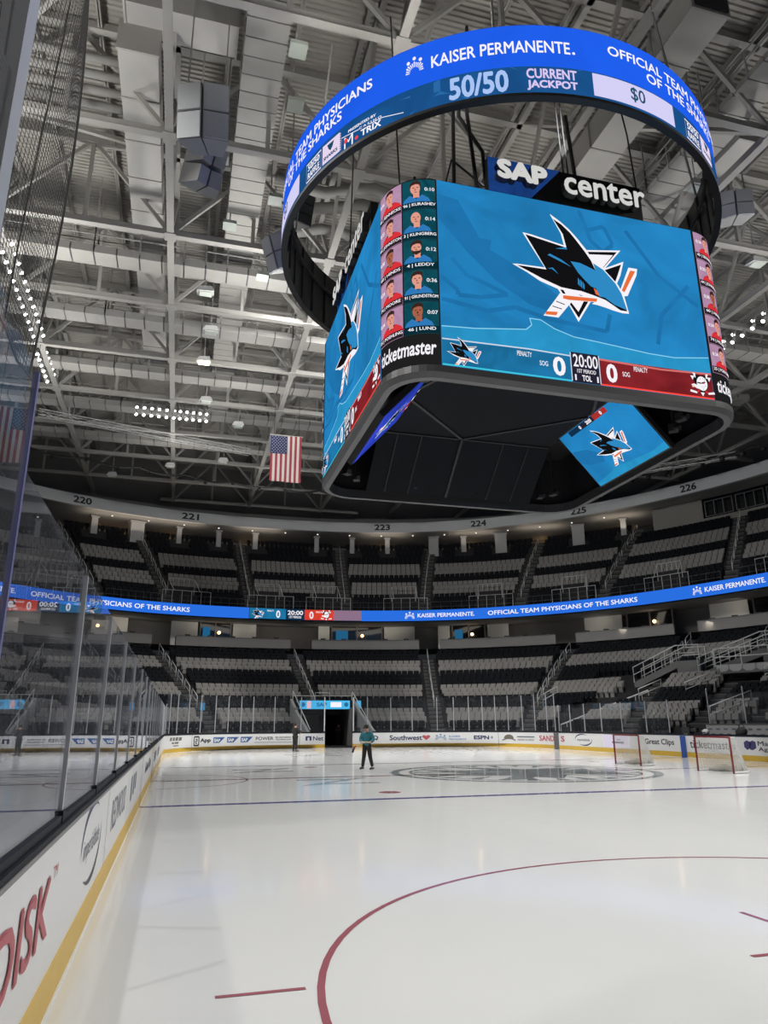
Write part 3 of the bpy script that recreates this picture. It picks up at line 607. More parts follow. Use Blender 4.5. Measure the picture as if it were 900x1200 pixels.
# ------------------------------------------------------------------ suites between the decks
PARA = mat('suite parapet', (.26, .25, .24), .8, noise=.06, scale=1); CURT = mat('pale suite screen', (.62, .62, .60), .8)
WARM = emi('warm lamp', (1., .62, .28), 6.); TVB = emi('suite screen blue', '#2f7fb0', .5); CHAIRK = mat('black suite chair', (.01, .01, .012), .5)
SEG = [(115.0, 108.1), (105.4, 92.1), (89.5, 76.2), (73.6, 59.2), (56.7, 44.5), (41.6, 25), (131, 117.5)]
SW = ['under number 220', 'left of the tunnel axis', 'above the tunnel', 'right of the middle aisle', 'at the right corner', 'at the right edge', 'behind the left glass']
for i, (a, b) in enumerate(SEG):
    n = 10; tt = [radians(a+(b-a)*k/n) for k in range(n+1)]; c = sup_pt(radians((a+b)/2), A_R+1, B_R+1)
    T = thing('suite_parapet', f'grey parapet of the suite {SW[i]}, below the ribbon display', 'parapet', (c.x, c.y, 8.9), 'suite parapets')
    mb = MB(); band(mb, S_(A_R+.6, B_R+.6), S_(A_R+.6, B_R+.6), 8.85, 9.95, tt); band(mb, S_(A_R+.6, B_R+.6), S_(A_R+1.0, B_R+1.0), 9.95, 9.95, tt); band(mb, S_(A_R+1, B_R+1), S_(A_R+1, B_R+1), 8.85, 9.95, tt)
    for th in (tt[0], tt[-1]): mb.face([(*sup_pt(th, A_R+.6, B_R+.6), 8.85), (*sup_pt(th, A_R+1, B_R+1), 8.85), (*sup_pt(th, A_R+1, B_R+1), 9.95), (*sup_pt(th, A_R+.6, B_R+.6), 9.95)])
    mb.build('parapet_wall', PARA, T)
    mb = MB(); band(mb, S_(A_R+.55, B_R+.55), S_(A_R+.55, B_R+.55), 9.93, 10.0, tt); mb.build('ledge', CONC_L, T)
    # back wall pieces: pale screens and dark windows
    w = b-a; lay = [[('p', .0, .1), ('g', .1, .4), ('p', .4, .75)], [('p', .02, .24), ('g', .26, .52), ('p', .54, .74)], [('p', .1, .2), ('g', .22, .68), ('p', .7, .98)], [('p', .0, .1), ('g', .12, .4), ('p', .42, .6)], [('p', .08, .45), ('g', .5, .95)], [('p', .05, .32), ('g', .36, .98)], [('g', .1, .5), ('p', .5, .9)]][i]
    for kd, f0, f1 in lay:
        q = [radians(a+w*(f0+(f1-f0)*k/4)) for k in range(5)]; mb = MB(); mid = radians(a+w*(f0+f1)/2); R0 = 3.6
        band(mb, S_(A_R+R0, B_R+R0), S_(A_R+R0, B_R+R0), 9.0, 11.74, q); band(mb, S_(A_R+R0+.1, B_R+R0+.1), S_(A_R+R0+.1, B_R+R0+.1), 9.0, 11.74, q)
        g = thing('suite_screen' if kd == 'p' else 'suite_window', f"{'pale wall screen' if kd == 'p' else 'dark glazed front'} at {int(f0*100)+1} percent along the suite {SW[i]}", 'screen' if kd == 'p' else 'window', (*sup_pt(mid, A_R+R0, B_R+R0), 9.0), 'suite fronts')
        g['label'] = f"{'pale wall screen' if kd == 'p' else 'dark glazed front'}, {nth(1+[x for x in lay if x[0] == kd].index((kd, f0, f1)))} of its kind in the suite {SW[i]}"
        mb.build('panel' if kd == 'p' else 'pane', CURT if kd == 'p' else WINDOW, g)
        if kd == 'g':
            mb = MB()
            for k in range(0, 5, 2): P = sup_pt(q[k], A_R+R0-.05, B_R+R0-.05); mb.beam((*P, 9), (*P, 11.74), .12, .12)
            mb.build('frame', MGREY, g)
            P = sup_pt(radians(a+w*(f0*.4+f1*.6)), A_R+R0-.3, B_R+R0-.3); mb = MB(); mb.ball((*P, 10.75), .16); l = mb.build('wall_lamp', WARM)
            tag(l, f'small warm lamp glowing in the suite {SW[i]}', 'lamp', 'suite lamps')
            for q_ in (.25, .75):
                P = sup_pt(radians(a+w*q_), A_R+2.4, B_R+2.4); l_ = bpy.data.lights.new('suite_light', 'AREA'); l_.energy = 26; l_.color = (1, .9, .75); l_.shape = 'RECTANGLE'; l_.size = 7; l_.size_y = .6
                lo_ = bpy.data.objects.new('suite_light', l_); COL.objects.link(lo_); lo_.parent = l; lo_.location = (P.x-l.location.x, P.y-l.location.y, 11.65-l.location.z); lo_.rotation_euler = (Vector((P.x, P.y, 0)).normalized()*.8+Vector((0, 0, -.6))).to_track_quat('-Z', 'Z').to_euler()
            if i in (1, 2, 3):
                P = [radians(a+w*(f0+(f1-f0)*k)) for k in (.08, .32)]; mb = MB(); put_poly(mb, rect(P[0], 10.2, P[1], 11.3), FM(A_R+R0, B_R+R0, .12)); mb.build('monitor', TVB, g)
    nc = int(w*-.42)
    for k in range(nc):
        P = sup_pt(radians(a+w*(k+.6)/(nc+.2)), A_R+1.5, B_R+1.5); dr = atan2(P.y, P.x)-pi/2
        mb = MB(); mb.box((P.x, P.y, 9.95), (.5, .1, .55), 0, dr); mb.box((P.x, P.y, 9.5), (.5, .5, .12), 0, dr); mb.box((P.x, P.y, 9.22), (.08, .08, .5), 0, dr)
        o = mb.build('suite_chair', CHAIRK); tag(o, f'black suite chair, {nth(k+1)} from the left behind the parapet {SW[i]}', 'chair', 'suite chairs')

# ------------------------------------------------------------------ columns and lamps under the soffit
COLM = mat('pale column', (.40, .40, .40), .8)
for i, (t, w) in enumerate(zip((111.5, 107.2, 102.7, 98.4, 94.3, 87.2, 83.0, 78.8, 73.3, 69.7, 65.3, 56.2, 51), (.7, 1.5, .55, .55, .6, .55, .55, .55, 1.2, .6, 1.4, 1.4, .6))):
    P = sup_pt(radians(t), 50.2, 61.0); mb = MB(); mb.box((P.x, P.y, 22.9), (w, w, 2.9), 0, radians(t)); mb.box((P.x, P.y, 24.1), (w+.25, w+.25, .2), 0, radians(t))
    o = mb.build('column', COLM); tag(o, f'pale square column, {nth(i+1)} from the left under the upper deck soffit', 'column', 'soffit columns')
for i, t in enumerate((110.5, 107.6, 102.9, 94.2, 79.1, 68.6, 60.6, 51.5)):
    P = sup_pt(radians(t), 54.1, 64.8); T = thing('wall_sconce', f'warm wall lamp, {nth(i+1)} from the left behind the upper deck', 'lamp', (P.x, P.y, 23.0), 'warm lamps at the back of the upper deck')
    mb = MB(); mb.ball((P.x, P.y, 23.2), .14); mb.build('bulb', emi('warm bulb', (1, .6, .25), 14), T)
    l_ = bpy.data.lights.new('soffit_fill', 'AREA'); l_.energy = 36; l_.color = (1, .84, .68); l_.shape = 'RECTANGLE'; l_.size = 5; l_.size_y = .8; lo_ = bpy.data.objects.new('soffit_fill', l_); COL.objects.link(lo_); lo_.parent = T; lo_.location = (-P.x*.085, -P.y*.085, -.1); lo_.rotation_euler = (pi, 0, atan2(P.y, P.x)-pi/2)  # area lamp added ahead of the bulb to brighten the soffit
    mb = MB(); mb.box((P.x, P.y, 22.95), (.2, .2, .25)); mb.build('bracket', MGREY, T)
for i in range(16):
    t = 110-3.8*i; P = sup_pt(radians(t), 48.6, 60); mb = MB(); mb.tube([(P.x, P.y, 24.28), (P.x, P.y, 24.2)], .09, 8); o = mb.build('downlight', emi('downlight', (1, .93, .8), 1.1)); tag(o, f'tiny round downlight, {nth(i+1)} from the left in the soffit', 'light', 'soffit downlights')

# upper deck front rail, access railings
for i, (a, b) in enumerate([(133, 123.5), (122, 115), (113.6, 107), (105.4, 97.7), (96.2, 86), (84.6, 76.3), (74.7, 64.2), (62.8, 53.8), (52.4, 38), (36, 24)]):
    mb = MB(); f = FM(A_R+.5, B_R+.5, 0); n = 8
    for z in (13.35, 13.85): mb.tube([f(radians(a+(b-a)*k/n), z) for k in range(n+1)], .016, 5)
    for k in range(n+1): mb.tube([f(radians(a+(b-a)*k/n), 13.0), f(radians(a+(b-a)*k/n), 13.85)], .012, 4)
    o = mb.build('deck_rail', MGREY); tag(o, f'thin steel front rail of the upper deck, {nth(i+1)} stretch from the left', 'rail', 'upper deck front rails')
for i, t in enumerate((129, 118.3, 104.5, 94.6, 87.5, 77.8, 67, 56.5, 44.8, 31)):
    T = thing('access_railing', f'steel railing round an upper deck entry, {nth(i+1)} from the left', 'railing', (*sup_pt(radians(t), A_R+1.5, B_R+1.5), 13.0), 'upper deck entry railings')
    f = lambda u, v, d: (*sup_pt(radians(t)-u/54, A_R+.8+d, B_R+.8+d), v)
    for nm, u0, u1, d, z0, z1 in (('front_rail', -2.6, 2.6, 0, 13.1, 14.35), ('back_rail', -1.4, 1.4, 2.4, 14.4, 16.0)):
        mb = MB()
        mb.tube([f(u0, z0, d), f(u0, z1, d), f(u1, z1, d), f(u1, z0, d)], .04, 5)
        for k in range(1, 5): u = u0+(u1-u0)*k/5; mb.tube([f(u, z0, d), f(u, z1, d)], .025, 4)
        mb.build(nm, RAILM, T)
    for u in (-1.4, 1.4):
        mb = MB(); mb.tube([f(u, 14.35, 0), f(u, 16.0, 2.4)], .035, 5); mb.build('side_rail', RAILM, T)
    mb = MB(); mb.mesh([f(-1.3, 13.1, 2.3), f(1.3, 13.1, 2.3), f(1.3, 15.2, 2.3), f(-1.3, 15.2, 2.3)], [(0, 1, 2, 3)]); mb.build('entry_wall', CONC, T)

# ================================================================== ROOF STEEL
ZB, ZT = 28.0, 33.2
def half_w(y): return 52*max(0, 1-abs(y/63.)**2.3)**(1/2.3)
XC = [-41.5, -32.5, -23.5, -14.5, -5.5, 3.5, 12.5, 21.5, 30.5, 39.5]
YC = [3+7.35*k for k in range(-2, 9)]
def web(T, pts, w):
    for a, b in pts:
        mb = MB(); mb.beam(a, b, w, w); mb.build('web_member', STEEL, T)
nx = 0
for y in YC:
    hw = half_w(y); xs = [x for x in XC if -hw-2.8 < x < hw-2.8]
    if len(xs) < 2: continue
    nx += 1; x0, x1 = max(xs[0]-5, -2.8-hw), min(xs[-1]+5, hw-2.8)
    T = thing('roof_truss', f'grey roof truss spanning left to right, {nth(12-nx)} from the far wall', 'truss', ((x0+x1)/2, y, ZB), 'cross trusses of the roof')
    mb = MB(); mb.beam((x0, y, ZB), (x1, y, ZB), .24, .34); mb.beam((x0, y, ZB-.17), (x1, y, ZB-.17), .36, .05); mb.build('bottom_chord', STEEL, T)
    mb = MB(); mb.beam((x0, y, ZT), (x1, y, ZT), .34, .4); mb.build('top_chord', STEEL, T)
    W_ = []
    for a, b in zip(xs[:-1], xs[1:]):
        m = (a+b)/2; W_ += [((a, y, ZB), (m, y, ZT)), ((b, y, ZB), (m, y, ZT)), ((m, y, ZB), (m, y, ZT))]
    web(T, W_, .2)
    for x in xs: mb = MB(); mb.box((x, y, ZB), (.9, .34, .40)); mb.box((x, y, ZB-.225), (.6, .7, .05)); mb.build('gusset_plate', STEEL, T)
for i, x in enumerate(XC):
    ys = [y for y in YC if abs(x+2.8) < half_w(y)+1.0]
    if len(ys) < 2: continue
    y0, y1 = ys[0]-4, min(ys[-1]+6, 62)
    T = thing('roof_truss', f'grey roof truss running towards the far wall, {nth(i+1)} from the left', 'truss', (x, (y0+y1)/2, ZB), 'lengthwise trusses of the roof')
    mb = MB(); mb.beam((x, y0, ZB+.05), (x, y1, ZB+.05), .28, .36); mb.beam((x, y0, ZB-.16), (x, y1, ZB-.16), .38, .05); mb.build('bottom_chord', STEEL, T)
    mb = MB(); mb.beam((x, y0, ZT), (x, y1, ZT), .3, .4); mb.build('top_chord', STEEL, T)
    W_ = []
    for a, b in zip(ys[:-1], ys[1:]):
        m = (a+b)/2; W_ += [((x, a, ZB), (x, m, ZT)), ((x, b, ZB), (x, m, ZT))]
    web(T, W_, .18)
k = 0
x = -45.
while x < 45:
    k += 1; mb = MB(); mb.beam((x, -22, 33.25), (x, 62, 33.25), .05, .36); mb.beam((x, -22, 33.09), (x, 62, 33.09), .2, .04); mb.beam((x, -22, 33.42), (x, 62, 33.42), .2, .04)
    o = mb.build('roof_purlin', STEEL); tag(o, f'slim steel purlin under the corrugated roof, {nth(k)} from the left', 'beam', 'roof purlins'); x += 3.0
# diagonal wind braces seen in the bottom chord plane
for i, (a, b) in enumerate((((-23.5, 3, ZB), (-14.5, -4.35, ZT)), ((-23.5, 3, ZB), (-14.5, 10.35, ZT)), ((-5.5, 47.1, ZB), (-9.5, 61, ZT)), ((-5.5, 32.4, ZB), (-1.5, 47, ZT)), ((12.5, 3, ZB), (21.5, 10.35, ZT)), ((12.5, -4.35, ZB), (3.5, 3, ZT)), ((12.5, 17.7, ZB), (21.5, 25, ZT)), ((21.5, 25, ZB), (12.5, 32.4, ZT)))):
    mb = MB(); mb.beam(a, b, .22, .22); o = mb.build('roof_brace', STEEL); tag(o, f'slanting steel brace between the roof trusses, {nth(i+1)} from the left', 'brace', 'slanting roof braces')

# catwalks across the hall, each a panelled deck with rails
def catwalk(name, label, a, b, w, z, rails=True, m=STEEL, thick=.5, pitch=1.25):
    a, b = Vector((*a, z)), Vector((*b, z)); L = (b-a).length; d = (b-a)/L; s = Vector((-d.y, d.x, 0))
    T = thing(name, label, 'catwalk', (a+b)/2, 'roof catwalks'); n = int(L/pitch)
    mb = MB()
    for k in range(n): mb.beam(a+d*(k+.035)*L/n, a+d*(k+.965)*L/n, w, thick, 0)
    mb.beam(a, b, w*.93, thick*.8, 1); mb.build('deck', [m, MGREY], T)
    if rails:
        for g in (-1, 1):
            mb = MB()
            for h in (.7, 1.2): mb.beam(a+s*g*w/2+Vector((0, 0, h+thick/2)), b+s*g*w/2+Vector((0, 0, h+thick/2)), .06, .06)
            for k in range(0, n+1, 2): p = a+d*k*L/n+s*g*w/2; mb.beam(p, p+Vector((0, 0, 1.2+thick/2)), .06, .06)
            mb.build('railing', STEEL_D, T)
    for k in range(2, n, 5):
        p = a+d*k*L/n
        for g in (-1, 1): q = p+s*g*w*.5; mb = MB(); mb.beam(q, (q.x, q.y, 33.2), .06, .06); mb.build('hanger_rod', STEEL_D, T)
    return T
for i, y in enumerate((13.9, 20.9, 28.6, 35.8, 43.4)):
    catwalk('catwalk', f'panelled catwalk crossing the roof from left to right, {nth(5-i)} from the far wall', (-min(half_w(y), 33)-1, y), (min(half_w(y), 36)-3, y), 1.3, 28.3)
for i, x in enumerate((-10.61, 11.63)):
    catwalk('catwalk', ('wide plated catwalk running towards the far wall left of the scoreboard', 'wide plated catwalk running towards the far wall right of the scoreboard')[i], (x, -9), (x, 38.6), 1.8, 29.95, True, STEEL, .3, .95)
# ducts
def duct(label, pts, w, h, cap=True):
    T = thing('air_duct', label, 'duct', pts[0], 'roof air ducts')
    for a, b in zip(pts[:-1], pts[1:]):
        a, b = Vector(a), Vector(b); L = (b-a).length; n = max(1, int(L/2.6)); mb = MB()
        for k in range(n): mb.beam(a+(b-a)*(k+.01)/n, a+(b-a)*(k+.99)/n, w, h)
        mb.beam(a, b, w*.97, h*.97); mb.build('duct_run', DUCTM, T)
        mb = MB()
        for k in range(n+1): p = a+(b-a)*k/n; e = (b-a).normalized()*.05; mb = MB(); mb.beam(p-e, p+e, w+.1, h+.1); mb.build('flange', STEEL, T)
    return T
duct('big square metal duct running back beneath the roof deck at the left', [(-15.95, .7, 30.65), (-15.95, 30, 30.65)], 1.7, 1.5)
duct('square metal duct crossing above the left hanging speaker', [(-16.6, .4, 31.9), (-11.8, .4, 31.9)], 1.6, 1.2)
T = duct('big square metal duct with a black open end at the upper right', [(6.95, -7.4, 30.65), (6.95, 24, 30.65)], 1.8, 1.5)
mb = MB(); mb.box((6.95, -7.5, 30.65), (1.6, .1, 1.3)); mb.build('opening', BLACK, T)
T = duct('metal duct with a dark opening running above the scoreboard ring at right', [(13.8, -2, 30.6), (13.8, 22, 30.6)], 1.5, 1.2)
for i, (y, z) in enumerate(((2.2, 30.6), (3.0, 30.5), (3.8, 30.4), (4.6, 30.3))):
    mb = MB(); mb.tube([(-34, y, z), (-16.9, y, z)], .2, 10)
    for x in range(-33, -17, 4): mb.tube([(x-.15, y, z), (x+.15, y, z)], .27, 10)
    o = mb.build('roof_pipe', STEEL, smooth=True); tag(o, f'thick grey pipe running behind the net, {nth(i+1)} from the top of four', 'pipe', 'four parallel roof pipes')
for i, (x0, y, z) in enumerate(((-9, 8.2, 31.2), (-8, 9.4, 31.0), (-8.5, 12.6, 31.4))):
    mb = MB(); r = random.Random(i); pts = [(x0+q*1.4, y+.35*sin(q*1.1+i), z+.2*cos(q*1.7+i)) for q in range(12)]
    mb.tube(pts, .34, 10); o = mb.build('flexible_duct', mat('flexible duct', (.25, .245, .23), .6, bump=.4, scale=8), smooth=True); tag(o, f'wavy flexible duct seen through the scoreboard ring, {nth(i+1)} from the nearest', 'duct', 'flexible ducts')

# hanging speaker arrays
SPK = mat('grey speaker cloth', (.46, .47, .49), .9, noise=.06, scale=20); SPKS = mat('speaker cabinet side', (.30, .30, .30), .6)
def speaker_array(label, c, w, h, dep, rz, tilt, rows=2, cols=2, dark=False):
    T = thing('speaker_array', label, 'speaker', (c[0], c[1], c[2]-h/2), 'speaker arrays hung from the roof'); R = Matrix.Rotation(rz, 3, 'Z')@Matrix.Rotation(tilt, 3, 'X')
    f = lambda x, y, z: Vector(c)+R@Vector((x, y, z))
    for i in range(cols):
        fan = (i-(cols-1)/2)*.5
        for j in range(rows):
            cx = (i-(cols-1)/2)*w/cols; cz = (j-(rows-1)/2)*h/rows; a, b = w/cols*.485, h/rows*.485
            q = [(-a, 0), (a, 0), (a*.55, dep), (-a*.55, dep)]; mb = MB()
            pt = lambda x, y, z: f(cx+x*cos(fan)-y*sin(fan)*.6, y*cos(fan)+abs(fan)*.5+x*sin(fan), cz+z)
            mb.hexa([pt(x, y, -b*(1 if y == 0 else .8)) for x, y in q]+[pt(x, y, b*(1 if y == 0 else .8)) for x, y in q]); mb.build('speaker_cabinet', BLACK if dark else SPKS, T)
            mb = MB(); e = .93; mb.hexa([pt(x, y, -b*e) for x, y in ((-a*e, -.05), (a*e, -.05), (a*e, .02), (-a*e, .02))]+[pt(x, y, b*e) for x, y in ((-a*e, -.05), (a*e, -.05), (a*e, .02), (-a*e, .02))]); mb.build('grille', DGREY if dark else SPK, T)
    mb = MB()
    for x in (-w*.35, w*.35): p = f(x, dep*.5, h/2); mb.beam(p, (p.x, p.y, 33), .06, .06)
    p, q = f(-w*.45, dep*.5, h/2+.1), f(w*.45, dep*.5, h/2+.1); mb.beam(p, q, .15, .15); mb.build('suspension_frame', STEEL, T)
speaker_array('large grey speaker array hanging at the upper left, nearest of its kind', (-13.0, -2.0, 24.9), 2.1, 2.3, 1.5, radians(-12), radians(14))
speaker_array('grey speaker array seen from behind, below the largest one at left', (-13.0, 3.0, 26.2), 1.9, 1.9, 1.3, radians(205), radians(-25))
speaker_array('grey speaker array hanging just left of the scoreboard ring', (-9.0, 8, 26.2), 1.7, 1.9, 1.3, radians(-50), radians(25))
speaker_array('black speaker stack visible inside the left of the scoreboard ring', (-8.0, 5, 26.9), 1.4, 1.6, .9, radians(20), radians(15), 3, 1, True)
speaker_array('grey speaker array hanging right of the scoreboard ring', (14.6, .4, 28.4), 1.9, 1.5, 1.3, radians(-30), radians(10))

# floodlights on the catwalks (housing, lens, bracket)
LENS = emi('floodlight lens', (1, .98, .92), 14.); HOUS = mat('floodlight housing', (.55, .55, .54), .4)
def floodlight(label, c, aim, r=.3, lens=LENS, group='floodlights on the catwalks'):
    d = (Vector(aim)-Vector(c)).normalized(); c = Vector(c); T = thing('floodlight', label, 'light', c, group)
    mb = MB(); mb.tube([c-d*.35, c-d*.1, c+d*.12], [r*.5, r, r*1.05], 12); mb.build('housing', HOUS, T, True)
    mb = MB(); mb.tube([c+d*.121, c+d*.14], r*.9, 12); mb.build('lens', lens, T)
    mb = MB(); mb.beam(c-d*.2, c-d*.2+Vector((0, 0, r+.35)), .07, .07); mb.build('bracket', STEEL_D, T)
bank = [('left of the roof spine above number 221', -17.5, 34.8, 6, .62, 0), ('just right of that spine above number 221', -13.9, 34.8, 5, .56, 0), ('far left behind the net', -23.6, 13.5, 12, .95, 1), ('far left beyond the net', -23.8, 25.6, 6, .9, 1), ('right of the scoreboard', 23.4, 6.6, 8, .95, 1)]
for nm, x, y, n, st, ax in bank:
    for k in range(n):
        for j in range(2):
            c = (x+(k*st if not ax else .35*j), y-.15+.2*j+(k*st if ax else 0), 27.3+j*.75); floodlight(f'white floodlight, {nth(k+1)} in the {"upper" if j else "lower"} row, bank {nm}', c, (x*.1, c[1]*.9 if ax else 18, 0), .13)
for i, (x, y, z) in enumerate(((-12.2, 23.2, 27.0), (-12.4, 14.5, 27.2), (-11.9, 18.6, 26.9), (-8.9, 34.0, 26.8), (-11.8, 30, 27.0), (-14.7, 46.5, 26.9), (-20.5, 50, 26.6), (-9.6, 44, 27), (10.4, -1.5, 26.8), (18.5, 3.5, 27.4))):
    lamp = emi('warm flood', (1, .88, .55), 12) if i == 0 else mat('fixture white', (.62, .66, .60), .5)
    T = thing('ceiling_fixture', f'{"lit warm" if i == 0 else "pale unlit"} roof fixture hanging from a rod, {nth(i+1)} of ten around the hall', 'light', (x, y, z), 'hanging roof fixtures')
    T['label'] = 'lit warm roof lamp hanging beside the plated catwalk at left' if i == 0 else f'pale unlit roof fixture on a rod, {nth(i)} among those hanging between trusses, nearest first'
    mb = MB(); mb.tube([(x, y, z+.35), (x, y, 33)], .035, 6); mb.build('rod', STEEL, T)
    mb = MB(); mb.hexa([(x-.55, y-.4, z-.1), (x+.5, y-.45, z-.05), (x+.5, y+.35, z+.1), (x-.5, y+.4, z+.05), (x-.35, y-.3, z+.3), (x+.35, y-.3, z+.35), (x+.35, y+.25, z+.4), (x-.35, y+.3, z+.35)]); mb.build('hood', HOUS, T)
    mb = MB(); mb.box((x, y-.03, z-.07), (.75, .5, .1)); mb.build('lamp_panel', lamp, T)
for i, (x, y) in enumerate(((-9.5, -3.4), (-9.2, -.7), (-12.1, 3.2), (-9.3, 5.4), (-11.4, 8), (-9.2, 12.2))):
    T = thing('box_antenna', f'small greenish box antenna on the plated catwalk, {nth(i+1)} from nearest', 'antenna', (x, y, 27.4), 'box antennas'); mb = MB(); mb.box((x, y, 27.4), (.7, .7, .18)); mb.build('radome', mat('antenna cover', (.42, .46, .40), .5), T); mb = MB(); mb.tube([(x, y, 27.45), (x, y, 28.2)], .04, 6); mb.build('stem', STEEL, T)
# lattice lighting truss and hanging cable garland at far left
def lattice(label, a, b, s=.5):
    a, b = Vector(a), Vector(b); d = (b-a).normalized(); z = Vector((0, 0, s)); y = d.cross(Vector((0, 0, 1)))*s; n = int((b-a).length/s/2.2); T = thing('lattice_truss', label, 'truss', (a+b)/2, 'lattice lighting trusses')
    mb = MB()
    for o in (Vector(), z, y, y+z): mb.beam(a+o, b+o, .05, .05)
    mb.build('rail', RAILM, T); mb = MB()
    for k in range(n):
        p, q = a+(b-a)*k/n, a+(b-a)*(k+1)/n
        for o, e in ((Vector(), z), (y, z), (Vector(), y)): mb.beam(p+o, q+o+e, .03, .03) if k % 2 else mb.beam(p+o+e, q+o, .03, .03)
    mb.build('lacing', RAILM, T); mb = MB()
    for p in (a+(b-a)*.15, a+(b-a)*.85): mb.beam(p+z, (p.x, p.y, 28), .03, .03)
    mb.build('chain', STEEL_D, T)
lattice('silver lattice lighting truss hanging in front of the far left roof', (-25.0, 34.2, 26), (-7.5, 39, 26))
lattice('silver lattice lighting truss behind the scoreboard at right', (22, 42, 25.6), (37, 27, 25.6))
mb = MB(); pts = []
for k in range(61):
    x = -27+56*k/60; pts.append((x, 42.5+6*sin(pi*k/60), 26.2-.35*abs(sin(k*pi/5))))
mb.tube(pts, .11, 6)
for q in pts[2::3]: mb.ball((q[0], q[1], q[2]-.15), .2, 0, 6, 4)
tag(mb.build('cable_garland', BLACK), 'black cable bundle looping below the far roof trusses', 'cable')
mb = MB(); pts = [(30+9*k/20, 38-16*k/20, 26.1-.3*abs(sin(k*pi/4))) for k in range(21)]; mb.tube(pts, .12, 6)
for q in pts[1::2]: mb.ball((q[0], q[1], q[2]-.2), .3, 0, 6, 4)
tag(mb.build('cable_garland', BLACK), 'black cable bundle with lamps under the roof at right of the scoreboard', 'cable')

# ------------------------------------------------------------------ flags
FR, FW, FB = mat('flag red', (.27, .03, .045), .8), mat('flag white', (.52, .49, .45), .8), mat('flag navy', (.02, .03, .095), .8)
def flag(label, x, y, z, w, h, mir=1):
    T = thing('hanging_flag', label, 'flag', (x, y, z-h), 'stars and stripes flags')
    wave = lambda u, v: .06*sin(u*2.2+v*.8)*(1-v/h*.2)
    f = lambda u, v, d=0.: (x+mir*(u-w/2), y+wave(u, -v)-d, z+v)
    mb = MB()
    for k in range(13):
        for j in range(10):
            u0, u1 = w*k/13, w*(k+1)/13; v0, v1 = -h*j/10, -h*(j+1)/10
            if k < 7 and j < 4: continue
            for q in (-.0, .012): mb.face([f(*p, q) for p in ((u0, v0), (u1, v0), (u1, v1), (u0, v1))], k % 2)
    mb.build('stripes', [FR, FW], T)
    mb = MB()
    for k in range(7):
        for j in range(4): mb.face([f(*p) for p in ((w*k/13, -h*j/10), (w*(k+1)/13, -h*j/10), (w*(k+1)/13, -h*(j+1)/10), (w*k/13, -h*(j+1)/10))])
    mb.build('canton', FB, T)
    mb = MB(); cw, ch = w*7/13, h*.4
    for r in range(11):
        for c in range(5 if r % 2 else 6 if False else 5):
            u, v = cw*(.1+.18*c+(.09 if r % 2 else 0)), -ch*(.07+.086*r)
            if u > cw*.95: continue
            st = [(u+.045*(1 if i % 2 == 0 else .4)*sin(i*pi/5), v+.045*(1 if i % 2 == 0 else .4)*cos(i*pi/5)) for i in range(10)]; put_poly(mb, st, f, 0, .03)
    mb.build('stars', mat('flag star white', (.6, .58, .55), .8), T)
    mb = MB(); mb.tube([(x-w/2-.1, y, z+.02), (x+w/2+.1, y, z+.02)], .05, 6); mb.build('hanging_pole', STEEL, T)
    mb = MB(); [mb.tube([(x+s*w*.4, y, z), (x+s*w*.4, y, 28)], .015, 4) for s in (-1, 1)]; mb.build('cord', BLACK, T)
flag('stars and stripes flag hanging left of the scoreboard', -5.15, 30, 24.65, 2.55, 4.0)
flag('stars and stripes flag behind the tall glass at the left edge', -24.5, 25, 22.75, 2.55, 4.0, -1)

# ================================================================== CENTRE-HUNG SCOREBOARD
HB, RC, CC = 6.6, 1.55, 5.05
SB = thing('scoreboard', 'huge four-sided video scoreboard hanging over centre ice', 'scoreboard', (0, 0, 12.1))
SCR_BLUE = emi('video blue', '#237fba', 1., .2, .35); GHOST = emi('video ghost blue', '#1f72ab', 1., .12, .5); WAVE = emi('video wave', '#2a93c6', 1., .1, .8); LINE = emi('video pale line', '#8fd4f0', 1.)
PANEL_K = emi('video black', '#2b2b2c', .6)
fm = {'front': lambda u, v, d=0.: (u, -HB-d, v), 'left': lambda u, v, d=0.: (-HB-d, -u, v), 'right': lambda u, v, d=0.: (HB+d, u, v), 'back': lambda u, v, d=0.: (-u, HB+d, v)}
WV = [(-5.03, 13.9), (-3.87, 13.98), (-2.6, 14.15), (-2.05, 14.22), (-1.84, 14.42), (-1.9, 14.66), (-1.5, 14.66), (-1.0, 14.4), (-.3, 14.2), (.6, 14.14), (1.6, 14.06), (2.6, 13.98), (3.6, 13.96), (5.03, 14.15)]
